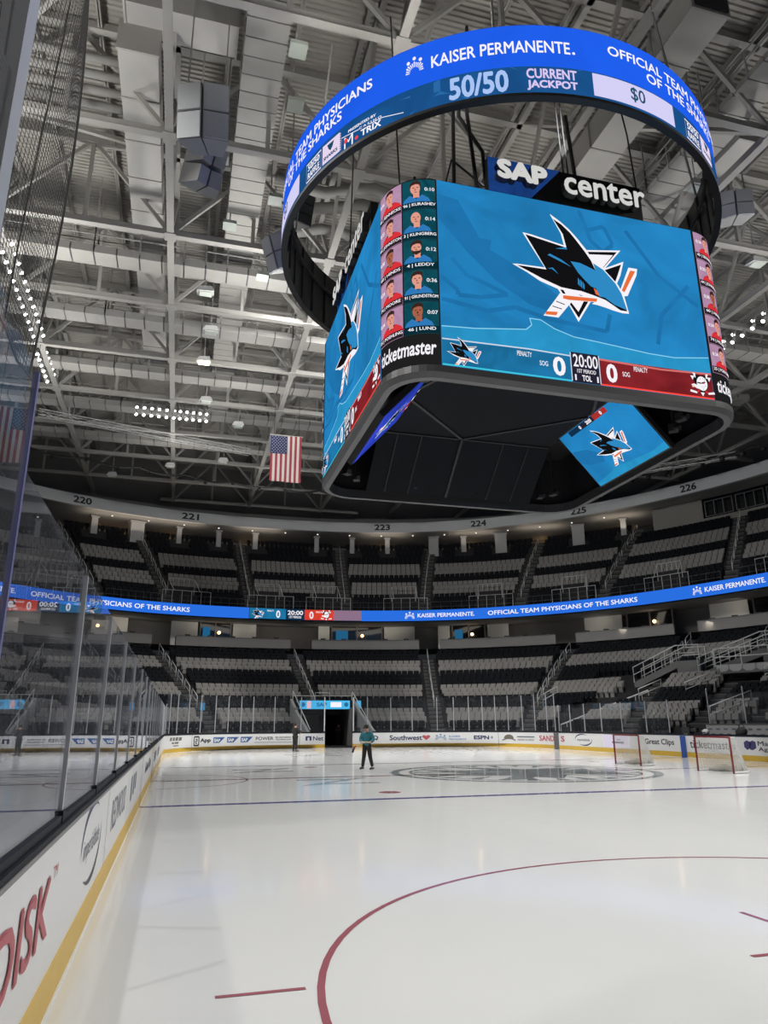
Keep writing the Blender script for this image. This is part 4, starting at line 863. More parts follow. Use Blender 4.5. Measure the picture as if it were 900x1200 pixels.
def screen(side):
    f = fm[side]; mb = MB(); mb.hexa([f(-CC, 12.5, -.15), f(CC, 12.5, -.15), f(CC, 12.5, -.2), f(-CC, 12.5, -.2), f(-CC, 19.5, -.15), f(CC, 19.5, -.15), f(CC, 19.5, -.2), f(-CC, 19.5, -.2)][:8])
    mb = MB(); put_poly(mb, rect(-CC, 12.5, CC, 19.5), f); S = mb.build('video_screen', SCR_BLUE, SB)
    mb = MB(); put_poly(mb, [(-5.03, 18.95), (-4.29, 18.84), (-3.57, 17.47), (-3.14, 17.46), (-3.2, 17.07), (-1.8, 16.4), (-.6, 15.6), (-.9, 15.0), (-1.87, 15.2), (-3.04, 15.9), (-4.02, 16.82), (-5.03, 17.95)], f, 0, .006)
    for L in ([(-5.0, 15.75), (-4.42, 15.31), (-4.42, 15.13), (-3.59, 15.18), (-2.64, 15.43), (-3.64, 15.8), (-4.06, 15.91), (-4.6, 16.5)], [(-5, 14.9), (-3.4, 14.7), (-2.4, 15.0), (-1.2, 14.75), (1.0, 14.6), (1.2, 15.3)], [(.35, 19.4), (.6, 18.6), (1.3, 18.9), (1.6, 18.2), (1.2, 17.8), (.7, 18.2), (.6, 18.6)], [(2.2, 18.9), (3.4, 17.2), (4.9, 16.2)], [(3.0, 14.4), (3.3, 15.6), (4.6, 17.0)]): put_strip(mb, L, .16, f, 0, .007)
    mb.build('ghost_pattern', GHOST, S)
    mb = MB(); put_poly(mb, WV+[(5.03, 13.5), (-5.03, 13.5)], f, 0, .009); put_strip(mb, WV, .035, f, 1, .012); mb.build('wave_band', [WAVE, LINE], S)
    shark_logo(lambda u, v, d=0.: f(u, v, d+.01), .04, 16.88, 1.).build('shark_badge', LOGO_M, S)
    mb = MB(); put_poly(mb, rect(-5.03, 12.52, -.5, 13.5), f, 0, .014); put_poly(mb, rect(-.5, 12.52, .56, 13.62), f, 1, .015); put_poly(mb, rect(.56, 12.52, 5.03, 13.5), f, 2, .014)
    put_strip(mb, [(-5.03, 12.55), (-.5, 12.55)], .06, f, 3, .018); put_strip(mb, [(.56, 12.55), (5.03, 12.55)], .06, f, 4, .018)
    put_strip(mb, [(-5.03, 13.45), (-2, 13.5), (-.5, 13.46)], .05, f, 5, .018); put_strip(mb, [(.56, 13.48), (3, 13.42), (5.03, 13.5)], .07, f, 6, .018)
    for u in (-.5, .56): put_strip(mb, [(u, 12.55), (u, 13.6)], .035, f, 5, .02)
    mb.build('score_strip', [emi('strip blue', '#1d6f9e', 1, .3, .5), emi('strip dark', '#262434'), emi('strip maroon', '#7e2228', 1, .3, .5), emi('strip cyan edge', '#3fc4dd'), emi('strip red edge', '#ff4a3c'), emi('strip pale edge', '#c8d8e8'), emi('strip coral', '#d8706c')], S)
    mb = MB(); g = lambda u, v, d=0.: f(u, v, d+.03)
    for s, u0, v0, u1, v1, b in (('0', -1.18, 12.66, -.72, 13.36, .03), ('0', .80, 12.66, 1.22, 13.36, .03), ('20:00', -.42, 13.08, .5, 13.55, .012), ('1ST PERIOD', -.3, 12.87, .4, 13.01, .01), ('TOL', -.13, 12.58, .22, 12.8, .03), ('1', -.4, 12.58, -.34, 12.8, .03), ('1', .42, 12.58, .48, 12.8, .03),
        ('PENALTY', -2.45, 13.2, -1.93, 13.38, .01), ('PENALTY', 1.88, 13.2, 2.42, 13.38, .01), ('SOG', -1.66, 12.95, -1.36, 13.13, .01), ('SOG', 1.42, 12.95, 1.7, 13.13, .01)): put_text(mb, s, g, u0, v0, u1, v1, 0, b)
    mb.build('score_lettering', WH, S)
    shark_logo(lambda u, v, d=0.: f(u, v, d*.6+.03), -4.3, 13.05, .24).build('small_shark_badge', LOGO_M, S)
    mask_badge(lambda u, v, d=0.: f(u, v, d+.03), 4.55, 13.03, .42).build('mask_badge', DUCK_M, S)
for sd in ('front', 'left', 'right', 'back'): screen(sd)
PT = [emi('portrait teal', '#0f4a57', 1, .3, 1.5), emi('portrait mauve', '#b08aa8', 1, .12, 1.5), emi('name bar teal', '#0a2c36'), emi('name bar plum', '#2e2229'), emi('skin pink', '#e09a88'), emi('jersey blue', '#2f79b9'), emi('jersey red', '#d8323a'), emi('hair brown', '#3a2620'), emi('skin tan', '#a8624a'), emi('collar navy', '#0c2438')]
NM = [('SENNECKE', '45', '0:34', 'KURASHEV', '96', '0:10'), ('JOHNSTON', '44', '0:33', 'KLINGBERG', '3', '0:14'), ('HINDS', '60', '0:38', 'LEDDY', '4', '0:12'), ('MOORE', '74', '0:34', 'GRUNDSTROM', '91', '0:36'), ('POEHLING', '25', '0:34', 'LUND', '46', '0:07')]
def clip_half(pts, c, sgn):
    out = []
    for (a, b), (a2, b2) in zip(pts, pts[1:]+pts[:1]):
        i0, i1 = (a-c)*sgn >= 0, (a2-c)*sgn >= 0
        if i0: out.append((a, b))
        if i0 != i1: t = (c-a)/(a2-a); out.append((c, b+t*(b2-b)))
    return out
def put_bent(mb, pts, f, m, l, step=.045):      # cut artwork into upright strips so that it bends with the curved screen
    u0, u1 = min(q[0] for q in pts), max(q[0] for q in pts); n = max(1, math.ceil((u1-u0)/step))
    for k in range(n):
        q = clip_half(clip_half(list(pts), u0+(u1-u0)*k/n, 1), u0+(u1-u0)*(k+1)/n, -1)
        if len(q) > 2: put_poly(mb, q, f, m, l)
def portrait(S, f, u0, u1, z0, z1, red, i):
    w, h = u1-u0, z1-z0; X = lambda a: u0+a*w; Z = lambda b: z0+b*h; mb = MB()
    P = lambda pts, m, l: put_bent(mb, [(X(a), Z(b)) for a, b in pts], f, m, l)
    P(rect(0, 0, .98, .99), 1 if red else 0, .01)
    cx = .42 if not red else .56; sk = 8 if (i == 4 and not red) or (i == 2 and red) else 4; lean = -.03
    P([(cx-.42, .2), (cx-.36, .36), (cx-.2, .47), (cx+.18, .47), (cx+.36, .36), (cx+.44, .2)], 6 if red else 5, .014)
    P([(cx-.18, .47), (cx, .34), (cx+.17, .47)], 9, .017); P([(cx-.09, .38), (cx+.09, .38), (cx+.09, .6), (cx-.09, .6)], sk, .019)
    P(disc(cx+lean, .69, .145, 20, .2), sk, .022)
    bald = (i == 1 and not red)
    if not bald: P([(cx-.19, .68), (cx-.2, .83), (cx-.12, .93), (cx+.02, .96), (cx+.13, .9), (cx+.13, .72), (cx+.1, .82), (cx-.02, .84), (cx-.14, .8)], 7, .026)
    if i == 2 and not red: P([(cx-.17, .66), (cx-.14, .53), (cx-.03, .47), (cx+.08, .53), (cx+.12, .66), (cx+.06, .6), (cx-.1, .6)], 7, .027)
    for e in (-.08, .04): P(rect(cx+e-.025, .705, cx+e+.03, .73), 7, .028)
    P([(cx-.05, .575), (cx+.03, .575), (cx+.02, .555), (cx-.04, .555)], 9, .028); P([(cx-.03, .7), (cx, .62), (cx-.06, .62)], 8 if sk == 4 else 7, .0275)
    P(rect(0, .0, .98, .23), 3 if red else 2, .03)
    mb.build('player_portrait', PT, S)
    mb = MB(); n = NM[i]; s = f"{n[1]} | {n[0]}" if red else f"{n[4]} | {n[3]}"; g = lambda u, v, d=0.: f(u, v, d+.036); L = min(.94, .075*len(s)+.1)
    put_text(mb, s, g, X(.5-L/2), Z(.06), X(.5+L/2), Z(.19), 0, .015); t = n[2] if red else n[5]
    put_text(mb, t, g, X(.06 if red else .66), Z(.58), X(.30 if red else .95), Z(.7), 0, .015); mb.build('portrait_lettering', WH, S)
def corner_map(cx, cy, a0):
    return lambda u, v, d=0.: (cx+(RC+d)*cos(radians(a0+90*u)), cy+(RC+d)*sin(radians(a0+90*u)), v)
for cx, cy, a0 in ((-CC, -CC, 180), (CC, -CC, 270), (CC, CC, 0), (-CC, CC, 90)):
    f = corner_map(cx, cy, a0); mb = MB(); n = 16
    for k in range(n): mb.face([f(k/n, 12.5), f((k+1)/n, 12.5), f((k+1)/n, 19.5), f(k/n, 19.5)])
    S = mb.build('corner_screen', PANEL_K, SB)
    if cy > 0 and cx > 0: continue
    # curved artwork follows the corner: cut each portrait column in thin strips by mapping u
    def fine(u0, u1): return lambda u, v, d=0.: f(u, v, d)
    for i in range(5):
        z1 = 19.46-1.175*i; z0 = z1-1.165
        portrait(S, lambda u, v, d=0.: f(u, v, d+.006), .035, .505, z0, z1, True, i); portrait(S, lambda u, v, d=0.: f(u, v, d+.006), .515, .985, z0, z1, False, i)
    mb = MB(); put_text(mb, 'ticketmaster', lambda u, v, d=0.: f(u, v, .03), .07, 12.84, .93, 13.36, 0, .022, .12); mb.build('lettering', WH, S)
def rsq(h, r, z, n=10):
    c = h-r; return [(sx*c+r*cos(radians(a0+90*k/n)), sy*c+r*sin(radians(a0+90*k/n)), z) for sx, sy, a0 in ((1, 1, 0), (-1, 1, 90), (-1, -1, 180), (1, -1, 270)) for k in range(n+1)]
def loft(mb, loops, m=0):
    n = len(loops[0])
    for A, B in zip(loops[:-1], loops[1:]):
        for k in range(n): mb.face([A[k], A[(k+1) % n], B[(k+1) % n], B[k]], m)
mb = MB(); loft(mb, [rsq(6.56, 1.51, 19.55), rsq(6.56, 1.51, 12.45)]); mb.mesh(rsq(6.56, 1.51, 19.55), [tuple(range(44))]); mb.build('cabinet', BLACK, SB)
mb = MB(); loft(mb, [rsq(6.63, 1.58, 12.5), rsq(6.63, 1.58, 12.27)], 0); loft(mb, [rsq(6.63, 1.58, 12.27), rsq(6.52, 1.5, 12.1), rsq(6.3, 1.3, 12.1)], 1); loft(mb, [rsq(6.3, 1.3, 12.1), rsq(6.25, 1.3, 12.5)], 0); mb.build('bottom_trim', [mat('trim black', (.03, .03, .032), .4), MGREY], SB)
TZ = 14.46; UND = mat('underside charcoal', (.013, .014, .017), .8, noise=.1, scale=2, spec=.08)
mb = MB(); mb.face([(-6.2, -6.2, TZ+.5), (6.2, -6.2, TZ+.5), (6.2, 6.2, TZ+.5), (-6.2, 6.2, TZ+.5)]); mb.build('inner_ceiling', BLACK, SB)
mb = MB(); mb.face([(-4.3, -5.8, TZ), (4.1, -5.8, TZ), (4.1, 3.4, TZ), (-4.3, 3.4, TZ)]); mb.build('underside_panel', UND, SB)
mb = MB(); mb.face([(-4.4, 3.4, TZ), (4.1, 3.4, TZ), (4.1, 5.85, 12.35), (-4.4, 5.85, 12.35)]); mb.build('slanted_panel', UND, SB); mb = MB(); mb.face([(-4.4, -6.0, 12.6), (4.1, -6.0, 12.6), (4.1, -5.8, TZ), (-4.4, -5.8, TZ)])
mb.build('slanted_panel', UND, SB)
mb = MB(); v = (-.4, 3.4, TZ-.04)
for q in ((-4.3, -.4, TZ-.04), (4.1, -.4, TZ-.04)): mb.beam(v, q, .13, .06)
mb.beam((-4.4, 3.4, TZ-.04), (4.1, 3.4, TZ-.04), .1, .06); mb.beam((4.1, -.4, TZ-.04), (1.6, -5.8, TZ-.04), .13, .06); mb.beam((-4.3, -.4, TZ-.04), (-1.9, -5.8, TZ-.04), .13, .06)
for x in (-3.5, -2.35, 1.7, 3.0): mb.beam((x, 3.42, TZ-.06), (x, 5.8, 12.36), .04, .04)
mb.beam((-.4, 3.4, TZ-.05), (-.4, 5.85, 12.33), .12, .08); mb.build('panel_joint', BLACK, SB)
for sx in (-1, 1):
    a, b = Vector((sx*3.98, 0, 14.44)), Vector((sx*5.93, 0, 12.28)); dn = (b-a); L = dn.length; dn /= L; n = Vector((-sx*.745, 0, -.667)); y0, y1 = -2.9, 2.15
    g = (lambda u, v, d=0., a=a, dn=dn, n=n, sx=sx, L=L: tuple(a+dn*(L-v)+Vector((0, -sx*u, 0))+n*d+Vector((0, -.375, 0))))
    mb = MB(); put_poly(mb, rect(-2.53, 0, 2.53, L), g, 0, .05); S = mb.build('under_screen', SCR_BLUE if sx > 0 else emi('video violet blue', '#2b40b4', 1., .2, .5), SB)  # left screen: violet shift of a steep viewing angle put into its colour
    mb = MB(); mb.hexa([g(-2.6, -.07, d) for d in (.03,)]+[g(2.6, -.07, .03), g(2.6, L+.07, .03), g(-2.6, L+.07, .03), g(-2.6, -.07, -.2), g(2.6, -.07, -.2), g(2.6, L+.07, -.2), g(-2.6, L+.07, -.2)]); mb.build('screen_frame', BLACK, S)
    k = 5.06/10.1; gv = lambda u, v, d=0.: g(u*k, (v-13.5)*L/5.7, d)
    mb = MB(); put_poly(mb, WV+[(5.03, 13.5), (-5.03, 13.5)], gv, 0, .06); mb.build('wave_band', WAVE if sx > 0 else emi('video violet', '#3a4ac8', 1.), S)
    mb = MB(); put_poly(mb, [(-5.0, 17.5), (-3.1, 17.0), (-1.8, 16.0), (-2.2, 15.2), (-4.0, 15.6), (-5.0, 16.2)], gv, 0, .055); mb.build('ghost_pattern', GHOST if sx > 0 else emi('video deep violet', '#26369c', 1.), S)
    shark_logo(lambda u, v, d=0.: g(u, v, d+.06), -.05, L*.49, .47).build('shark_badge', LOGO_M, S)
    mb = MB(); q = lambda u0, u1, m: put_poly(mb, rect(u0, L-.28, u1, L-.02), g, m, .06)
    q(-1.75, -.75, 0); q(-.75, .2, 1); q(.2, 1.2, 2); mb.build('score_strip', [NAVY_S, emi('strip dark', '#262434'), emi('under strip red', '#a8322c')], S)
    mb = MB()
    for s, u in (('0', -.9), ('20:00', -.35), ('0', .75)): put_text(mb, s, g, u, L-.24, u+(.13 if s == '0' else .4), L-.06, 0, .04)
    mb.mesh([(p[0]+n.x*.075, p[1], p[2]+n.z*.075) for p in mb.v], mb.f); mb.build('score_lettering', WH, S)
for x, y in ((-5.2, -5.3), (-4.4, -5.9), (-5.6, 4.5), (-5.0, 5.2), (5.0, 5.0), (4.6, 5.6), (5.2, -4.6), (5.6, -3.6), (-2.0, 5.9), (.9, 5.95)):
    mb = MB(); mb.box((x, y, 12.75), (.35, .3, .3), 0, x); mb.tube([(x, y, 12.9), (x, y, 14.9)], .05, 6); mb.tube([(x, y-.1, 12.72), (x, y-.38, 12.62)], .1, 8); mb.build('camera_unit', BLACK, SB)
# lettered roof signs standing on the scoreboard
for sd in ('front', 'left'):
    f = fm[sd]; g = lambda u, v, d=0.: f(u, v, d-.12); mb = MB(); B = [(-3.05, 19.56), (3.15, 19.56), (3.15, 21.08), (-3.05, 21.08)]
    mb.hexa([f(*q, -.42) for q in B]+[f(*q, -.14) for q in B], 0)
    put_poly(mb, [(-3.05, 19.56), (-1.5, 19.56), (-.2, 21.08), (-3.05, 21.08)], f, 1, -.13); S = mb.build('sign_board', [mat('sign black', (.008, .008, .01), .5), emi('sign blue', '#1c3f80', .8, .25, .6)], SB)
    LT = emi('sign letter white', (.62, .62, .60), 1.); LS = mat('sign letter side', (.02, .03, .06), .5)
    mb = MB(); put_text(mb, 'SAP', lambda u, v, d=0.: f(u, v, d+.13), -2.82, 20.02, -.86, 20.86, 0, .055, 0); mb.build('lettering_face', LT, S)
    mb = MB(); put_text(mb, 'SAP', lambda u, v, d=0.: f(u, v, d-.12), -2.82, 20.02, -.86, 20.86, 0, .055, 0, .24); mb.build('lettering_side', LS, S)
    mb = MB(); put_text(mb, 'center', lambda u, v, d=0.: f(u, v, d+.13), -.22, 19.92, 3.12, 20.78, 0, .028, 0); mb.build('lettering_face', LT, S)
    mb = MB(); put_text(mb, 'center', lambda u, v, d=0.: f(u, v, d-.12), -.22, 19.92, 3.12, 20.78, 0, .028, 0, .24); mb.build('lettering_side', mat('sign letter grey side', (.07, .07, .07), .5), S)
mb = MB()
for x, y in ((-3, -3), (3, -3), (-3, 3), (3, 3)): mb.beam((x, y, 19.5), (x*.9, y*.9, 28), .12, .12); mb.beam((x, y, 19.6), (-x, y, 24), .06, .06); mb.beam((x, y, 19.6), (x, -y, 24), .06, .06)
mb.build('hoist_frame', BLACK, SB)
for pts in ([(-3.35, -6.2, 19.5), (-3.6, -6.0, 24), (-3.2, -5.6, 28)], [(-3.0, -6.2, 19.5), (-3.05, -6.1, 21.6), (-3.7, -5.6, 23.5), (-3.4, -5, 28)], [(3.3, -6.2, 19.5), (3.25, -6, 24), (3.2, -5.5, 28)], [(.3, -6, 19.5), (.2, -5.8, 28)], [(.5, -6, 19.5), (.4, -5.8, 28)], [(-6.2, 2, 19.5), (-6, 2, 28)], [(-5.9, -5.2, 19.5), (-6.2, -5.2, 28)]):
    mb = MB(); mb.tube(pts, .07 if pts[0][0] < -2.9 and pts[0][0] > -3.5 else .03, 6); mb.build('power_cable', BLACK, SB)

# ------------------------------------------------------------------ ring display above it
RR = 9.4
RG = thing('ring_display', 'large round blue ring display hanging above the scoreboard', 'display', (0, 0, 21.2))
rf = lambda u, v, d=0.: ((RR+d)*cos(radians(u)), (RR+d)*sin(radians(u)), v)
RB = emi('ring bright blue', '#1f5eea', 1., .05, .4); RL = emi('ring deep blue', '#1a5088', 1., .18, .35); RLT = emi('ring mid blue', '#2a69a6', 1.)
mb = MB(); N = 144
for k in range(N):
    a, b = 360*k/N, 360*(k+1)/N
    mb.face([rf(a, 22.52), rf(b, 22.52), rf(b, 24.28), rf(a, 24.28)], 0); mb.face([rf(a, 21.42), rf(b, 21.42), rf(b, 22.52), rf(a, 22.52)], 1)
S = mb.build('led_face', [RB, RL], RG)
mb = MB()
for k in range(N):
    a, b = 360*k/N, 360*(k+1)/N
    mb.face([rf(a, 24.32, -.03), rf(b, 24.32, -.03), rf(b, 24.32, -.24), rf(a, 24.32, -.24)]); mb.face([rf(a, 21.3, -.24), rf(b, 21.3, -.24), rf(b, 21.3, .02), rf(a, 21.3, .02)]); mb.face([rf(a, 21.3, .02), rf(b, 21.3, .02), rf(b, 21.42, .02), rf(a, 21.42, .02)])
    mb.face([rf(a, 24.32, -.24), rf(b, 24.32, -.24), rf(b, 21.3, -.24), rf(a, 21.3, -.24)])
mb.build('housing', mat('ring housing black', (.014, .014, .015), .5), RG)
for k in range(48):
    a = 7.5*k; mb = MB(); mb.beam(rf(a, 21.4, -.27), rf(a, 24.2, -.27), .08, .1); mb.build('inner_rib', BLACK, RG)
mb = MB(); mb.tube([rf(a, 23.2, -.38) for a in range(0, 361, 6)], .09, 6); mb.build('inner_cable', BLACK, RG)
for k in range(8):
    a = 22.5+45*k; mb = MB(); p = Vector(rf(a, 24.3, -.25)); mb.beam(p, (p.x*.96, p.y*.96, 28.2), .07, .07); mb.build('hanger', STEEL_D, RG)
def rt_text(name, items, m=WH, extra=None, lift=.03):
    g = lambda u, v, d=0.: rf(u, v, d+lift)
    for q, a, b, z0, z1, bd in items:
        mb = MB(); put_text(mb, q, g, a, z0, b, z1, 0, bd); mb.build(name, m, S)
    if extra: mb = MB(); extra(mb, g); mb.build(name.replace('lettering', 'emblem'), m, S)
L1, L2 = 'OFFICIAL TEAM PHYSICIANS', 'OF THE SHARKS'
rt_text('lettering', [('KAISER PERMANENTE', -125.7, -97.3, 23.06, 23.58, .016), (L1, -184.3, -139.5, 23.36, 23.8, .018), (L2, -174.5, -148.3, 22.86, 23.28, .018), (L1, -88.8, -44.0, 23.4, 23.82, .018), (L2, -79.2, -52.5, 22.86, 23.28, .018)], WH, lambda mb, g: (put_poly(mb, disc(-96.6, 23.14, .32, 12, .06), g), kaiser_logo(mb, g, -131.6, 23.1, 4.5, .72)))
GRAD = emi('jackpot lilac', '#d8c8f2'); GR2 = emi('jackpot pale blue', '#a8c4f4')
rt_text('jackpot_digits', [('50/50', -122.2, -110.3, 21.47, 22.4, .03)], GR2)
rt_text('jackpot_lettering', [('CURRENT', -106.7, -96.4, 21.98, 22.4, .03), ('JACKPOT', -106.7, -96.4, 21.5, 21.92, .03)], GRAD)
for a, b in ((-93.0, -71.9), (-186.5, -165.6)):
    mb = MB(); n = 14
    for k in range(n): u0, u1 = a+(b-a)*k/n, a+(b-a)*(k+1)/n; e0 = .08 if k == 0 else 0; mb.face([rf(u0, 21.5, .03), rf(u1, 21.5, .03), rf(u1, 22.44, .03), rf(u0, 22.44, .03)])
    mb.build('amount_box', emi('amount pale', '#d4d0f6'), S); c = (a+b)/2; rt_text('amount', [('$0', c-1.9, c+1.9, 21.66, 22.3, .012)], emi('amount ink', '#24506e'), None, .05)
for a in (-161.4, -67.3):
    mb = MB(); g = lambda u, v, d=0.: rf(u, v, .03+d)
    put_strip(mb, [(a-.3, 21.5), (a-.3, 22.3), (a+6.0, 22.3), (a+6.0, 21.5), (a-.3, 21.5)], .05, g, 0, 0); put_poly(mb, rect(a+6.6, 21.5, a+12.6, 22.34), g, 1, 0)
    for k in range(8): put_poly(mb, rect(a+12.6, 21.53+.1*k, a+12.9, 21.58+.1*k), g, 1, 0)
    put_poly(mb, [(a+8.4, 22.2), (a+10.8, 22.2), (a+10.3, 21.98), (a+9.6, 21.86), (a+8.9, 21.98)], g, 2, .012); mb.build('raffle_badge', [WH, emi('badge lilac', '#e6d6ee'), emi('badge ink', '#1d4a66')], S)
    rt_text('raffle_lettering', [('50/50', a+.4, a+5.4, 21.94, 22.22, .025), ('RAFFLE', a+.4, a+5.4, 21.58, 21.86, .025)]); rt_text('raffle_ink', [('SHARKS', a+7.2, a+12.0, 21.6, 21.76, .04)], emi('badge ink', '#1d4a66'), None, .05)
rt_text('sponsor_lettering', [('PRESENTED BY', -146.2, -138.6, 22.02, 22.14, .03), ('TRIX', -142.6, -137.3, 21.5, 21.78, .03), ('M', -147.4, -144.8, 21.42, 21.9, .0), ('C A S I N O', -143, -137.2, 21.84, 21.94, .02)], WH, lambda mb, g: put_strip(mb, [(-148.4, 21.5), (-148.2, 22.0), (-146.8, 21.96), (-137, 21.82), (-132, 21.62)], .03, g))
mb = MB(); g = lambda u, v, d=0.: rf(u, v, .045); put_poly(mb, [(-147.4, 21.62), (-146.2, 21.66), (-146.6, 21.86), (-147.3, 21.8)], g); put_poly(mb, disc(-143.7, 21.56, .5, 10, .08), g); mb.build('sponsor_mark', emi('sponsor red', '#e8484a'), S)
mb = MB(); g = lambda u, v, d=0.: rf(u, v, .012)
for pts in ([(-140, 22.5), (-124, 22.5), (-124, 22.0), (-132, 22.2)], [(-131, 21.45), (-118, 21.45), (-124, 22.0)], [(-110, 22.5), (-95, 22.5), (-103, 22.0)]): put_poly(mb, pts, g)
mb.build('diagonal_shapes', RLT, S)

# ================================================================== DASHER BOARDS
AD_N = mat('advert navy', '#23305c', .45); AD_K = mat('advert black', '#2a2a2e', .45); AD_R = mat('advert red', '#b8505a', .45); AD_B = mat('advert blue', '#2f5f9e', .45); AD_S = mat('advert slate', '#6d7480', .5); AD_P = mat('advert purple', '#3d3a6e', .45); AD_O = mat('advert grey brown', '#6f6a60', .5); AD_LB = mat('advert sky blue', '#5d86b8', .45)
BM = board_map(.003)
def boards(name_label, s0, s1, step=.18):
    n = max(2, int((s1-s0)/step)); ss = [s0+(s1-s0)*k/n for k in range(n+1)]; c = PATH.at((s0+s1)/2)[0]
    T = thing('dasher_boards', name_label, 'boards', (c.x, c.y, 0), 'dasher boards')
    def strip(z0, z1, o0, o1, m, nm, top=True):
        mb = MB()
        P = lambda s, o, z: (*PATH.at(s, o)[0].xy, z)
        for a, b in zip(ss[:-1], ss[1:]):
            mb.face([P(a, o1, z0), P(b, o1, z0), P(b, o1, z1), P(a, o1, z1)]); mb.face([P(a, o1, z1), P(b, o1, z1), P(b, o0, z1), P(a, o0, z1)]); mb.face([P(b, o0, z0), P(a, o0, z0), P(a, o0, z1), P(b, o0, z1)])
        for e in (ss[0], ss[-1]): mb.face([P(e, o0, z0), P(e, o1, z0), P(e, o1, z1), P(e, o0, z1)])
        return mb.build(nm, m, T)
    strip(.27, 1.06, -.12, 0, WHITE_B, 'board_panel'); strip(.02, .27, -.12, .008, YELLOW, 'kick_plate'); strip(.0, .02, -.12, .014, WHT, 'base_strip'); strip(1.06, 1.085, -.03, .012, CAPG, 'cap_lip'); strip(1.085, 1.12, -.32, .004, CAPM, 'cap_rail'); strip(1.12, 1.17, -.11, -.02, CAPM, 'glass_track')
    strip(.0, 1.06, -.30, -.13, MGREY, 'back_panel')
    return T
def ad(T, items, m, name='advert_lettering', lift=.0):
    for q, a, b, z0, z1, bd in items:
        mb = MB(); put_text(mb, q, BM, a, z0, b, z1, 0, bd*.8); mb.build(name, m, T)
def swoosh(T, s, z, rx, rz, up=AD_P, lo=AD_K):
    mb = MB(); put_crescent(mb, s, z, rx, rz, radians(60), radians(195), .085*min(1, rx), BM, 0); put_crescent(mb, s, z, rx, rz, radians(-125), radians(20), .085*min(1, rx), BM, 1); mb.build('advert_swoosh', [up, lo], T)
YL = 21.946
BL = boards('long white boards with yellow kick plate along the left, nearest the camera', -49, 0, .7)
LP = lambda y: y-YL
ad(BL, [('SANDISK', LP(-23.5), LP(-20.5), .53, .88, .025)], AD_R); ad(BL, [('TM', LP(-20.46), LP(-20.28), .83, .9, .0)], AD_R)
swoosh(BL, LP(-18.1), .73, .82, .31); ad(BL, [('imperialdade', LP(-18.75), LP(-17.45), .6, .82, .0)], AD_S)
ad(BL, [('REDWOOD', LP(-15.9), LP(-13.3), .52, .88, .0)], AD_S); mb = MB()
for q, a in enumerate((-12.0, -11.3, -10.7)): put_poly(mb, rect(LP(a), .5+.05*q, LP(a+.4), .9), BM)
mb.build('advert_mark', AD_S, BL); ad(BL, [('Great Clips', LP(-5.8), LP(-1.8), .5, .85, .01)], AD_S); ad(BL, [('SAP', LP(2), LP(4.6), .5, .85, .04), ('SAP', LP(7), LP(9.6), .5, .85, .04)], AD_B)
for y in (-16.55, -12.75, -9.2): mb = MB(); put_poly(mb, rect(LP(y)-.012, .27, LP(y)+.012, 1.06), BM); mb.build('board_seam', AD_S, BL)
for y in (-7.77, 7.77): mb = MB(); put_poly(mb, rect(LP(y)-.06, .0, LP(y)+.06, 1.06), lambda u, v, d=0.: BM(u, v, d+.011)); mb.build('blue_stripe', P_BLUE, BL)
mb = MB(); put_poly(mb, rect(LP(0)-.1, .0, LP(0)+.1, 1.06), lambda u, v, d=0.: BM(u, v, d+.011)); mb.build('red_stripe', P_DRED, BL)

BE = boards('curved white boards at the far left end, up to the ice tunnel', 0.02, 16.42)
mb = MB()
for z0, z1, us in ((.74, .95, (2.4, 2.8, 2.95, 3.3, 3.4, 3.8, 3.9, 4.3)), (.55, .66, (2.8, 3.2, 3.3, 3.9)), (.40, .46, (3.1, 3.9))):
    for a, b in zip(us[::2], us[1::2]): put_poly(mb, [(a, z0), (b, z0), (b+.06, z1), (a+.06, z1)], BM)
mb.build('advert_mark', AD_O, BE)
mb = MB(); put_strip(mb, [(5.82, .38), (5.82, .94), (6.32, .94), (6.32, .38), (5.82, .38)], .1, BM); put_strip(mb, [(5.98, .78), (6.15, .78), (6.15, .66), (5.98, .66), (5.98, .52), (6.15, .52)], .07, BM); mb.build('advert_mark', AD_K, BE); ad(BE, [('App', 6.45, 7.48, .5, .84, .04)], AD_K)
for a, b in ((7.7, 8.6), (8.9, 9.75), (10.02, 10.85)):
    mb = MB(); put_poly(mb, [(a, .5), (a+.55, .5), (b+.12, .88), (a, .88)], BM); o = mb.build('advert_mark', AD_B, BE); mb = MB(); put_text(mb, 'SAP', lambda u, v, d=0.: BM(u, v, .008+d), a+.06, .56, b-.28, .8, 0, .05); mb.build('advert_lettering', WHT, BE)
ad(BE, [('POWER', 11.2, 12.55, .62, .86, .02), ('BUSINESS', 12.7, 13.85, .76, .86, .03), ('TECHNOLOGY', 12.7, 13.9, .6, .7, .03)], AD_K); mb = MB(); put_poly(mb, rect(11.1, .46, 14.0, .49), BM); mb.build('advert_rule', AD_S, BE)
mb = MB(); put_poly(mb, [(14.95, .55), (15.4, .55), (15.4, .86), (14.95, .86)], BM); put_poly(mb, rect(15.1, .55, 15.25, .76), lambda u, v, d=0.: BM(u, v, .006), 1); mb.build('advert_mark', [AD_N, WHITE_B], BE); ad(BE, [('Net', 15.52, 16.3, .55, .86, .02)], AD_N)
for s in (5.55, 14.5): mb = MB(); put_poly(mb, rect(s-.015, 0, s+.015, 1.06), lambda u, v, d=0.: BM(u, v, .012)); mb.build('board_seam', AD_S, BE)
BR = boards('white end boards right of the ice tunnel, up to the dark gate', 18.58, 36.2)
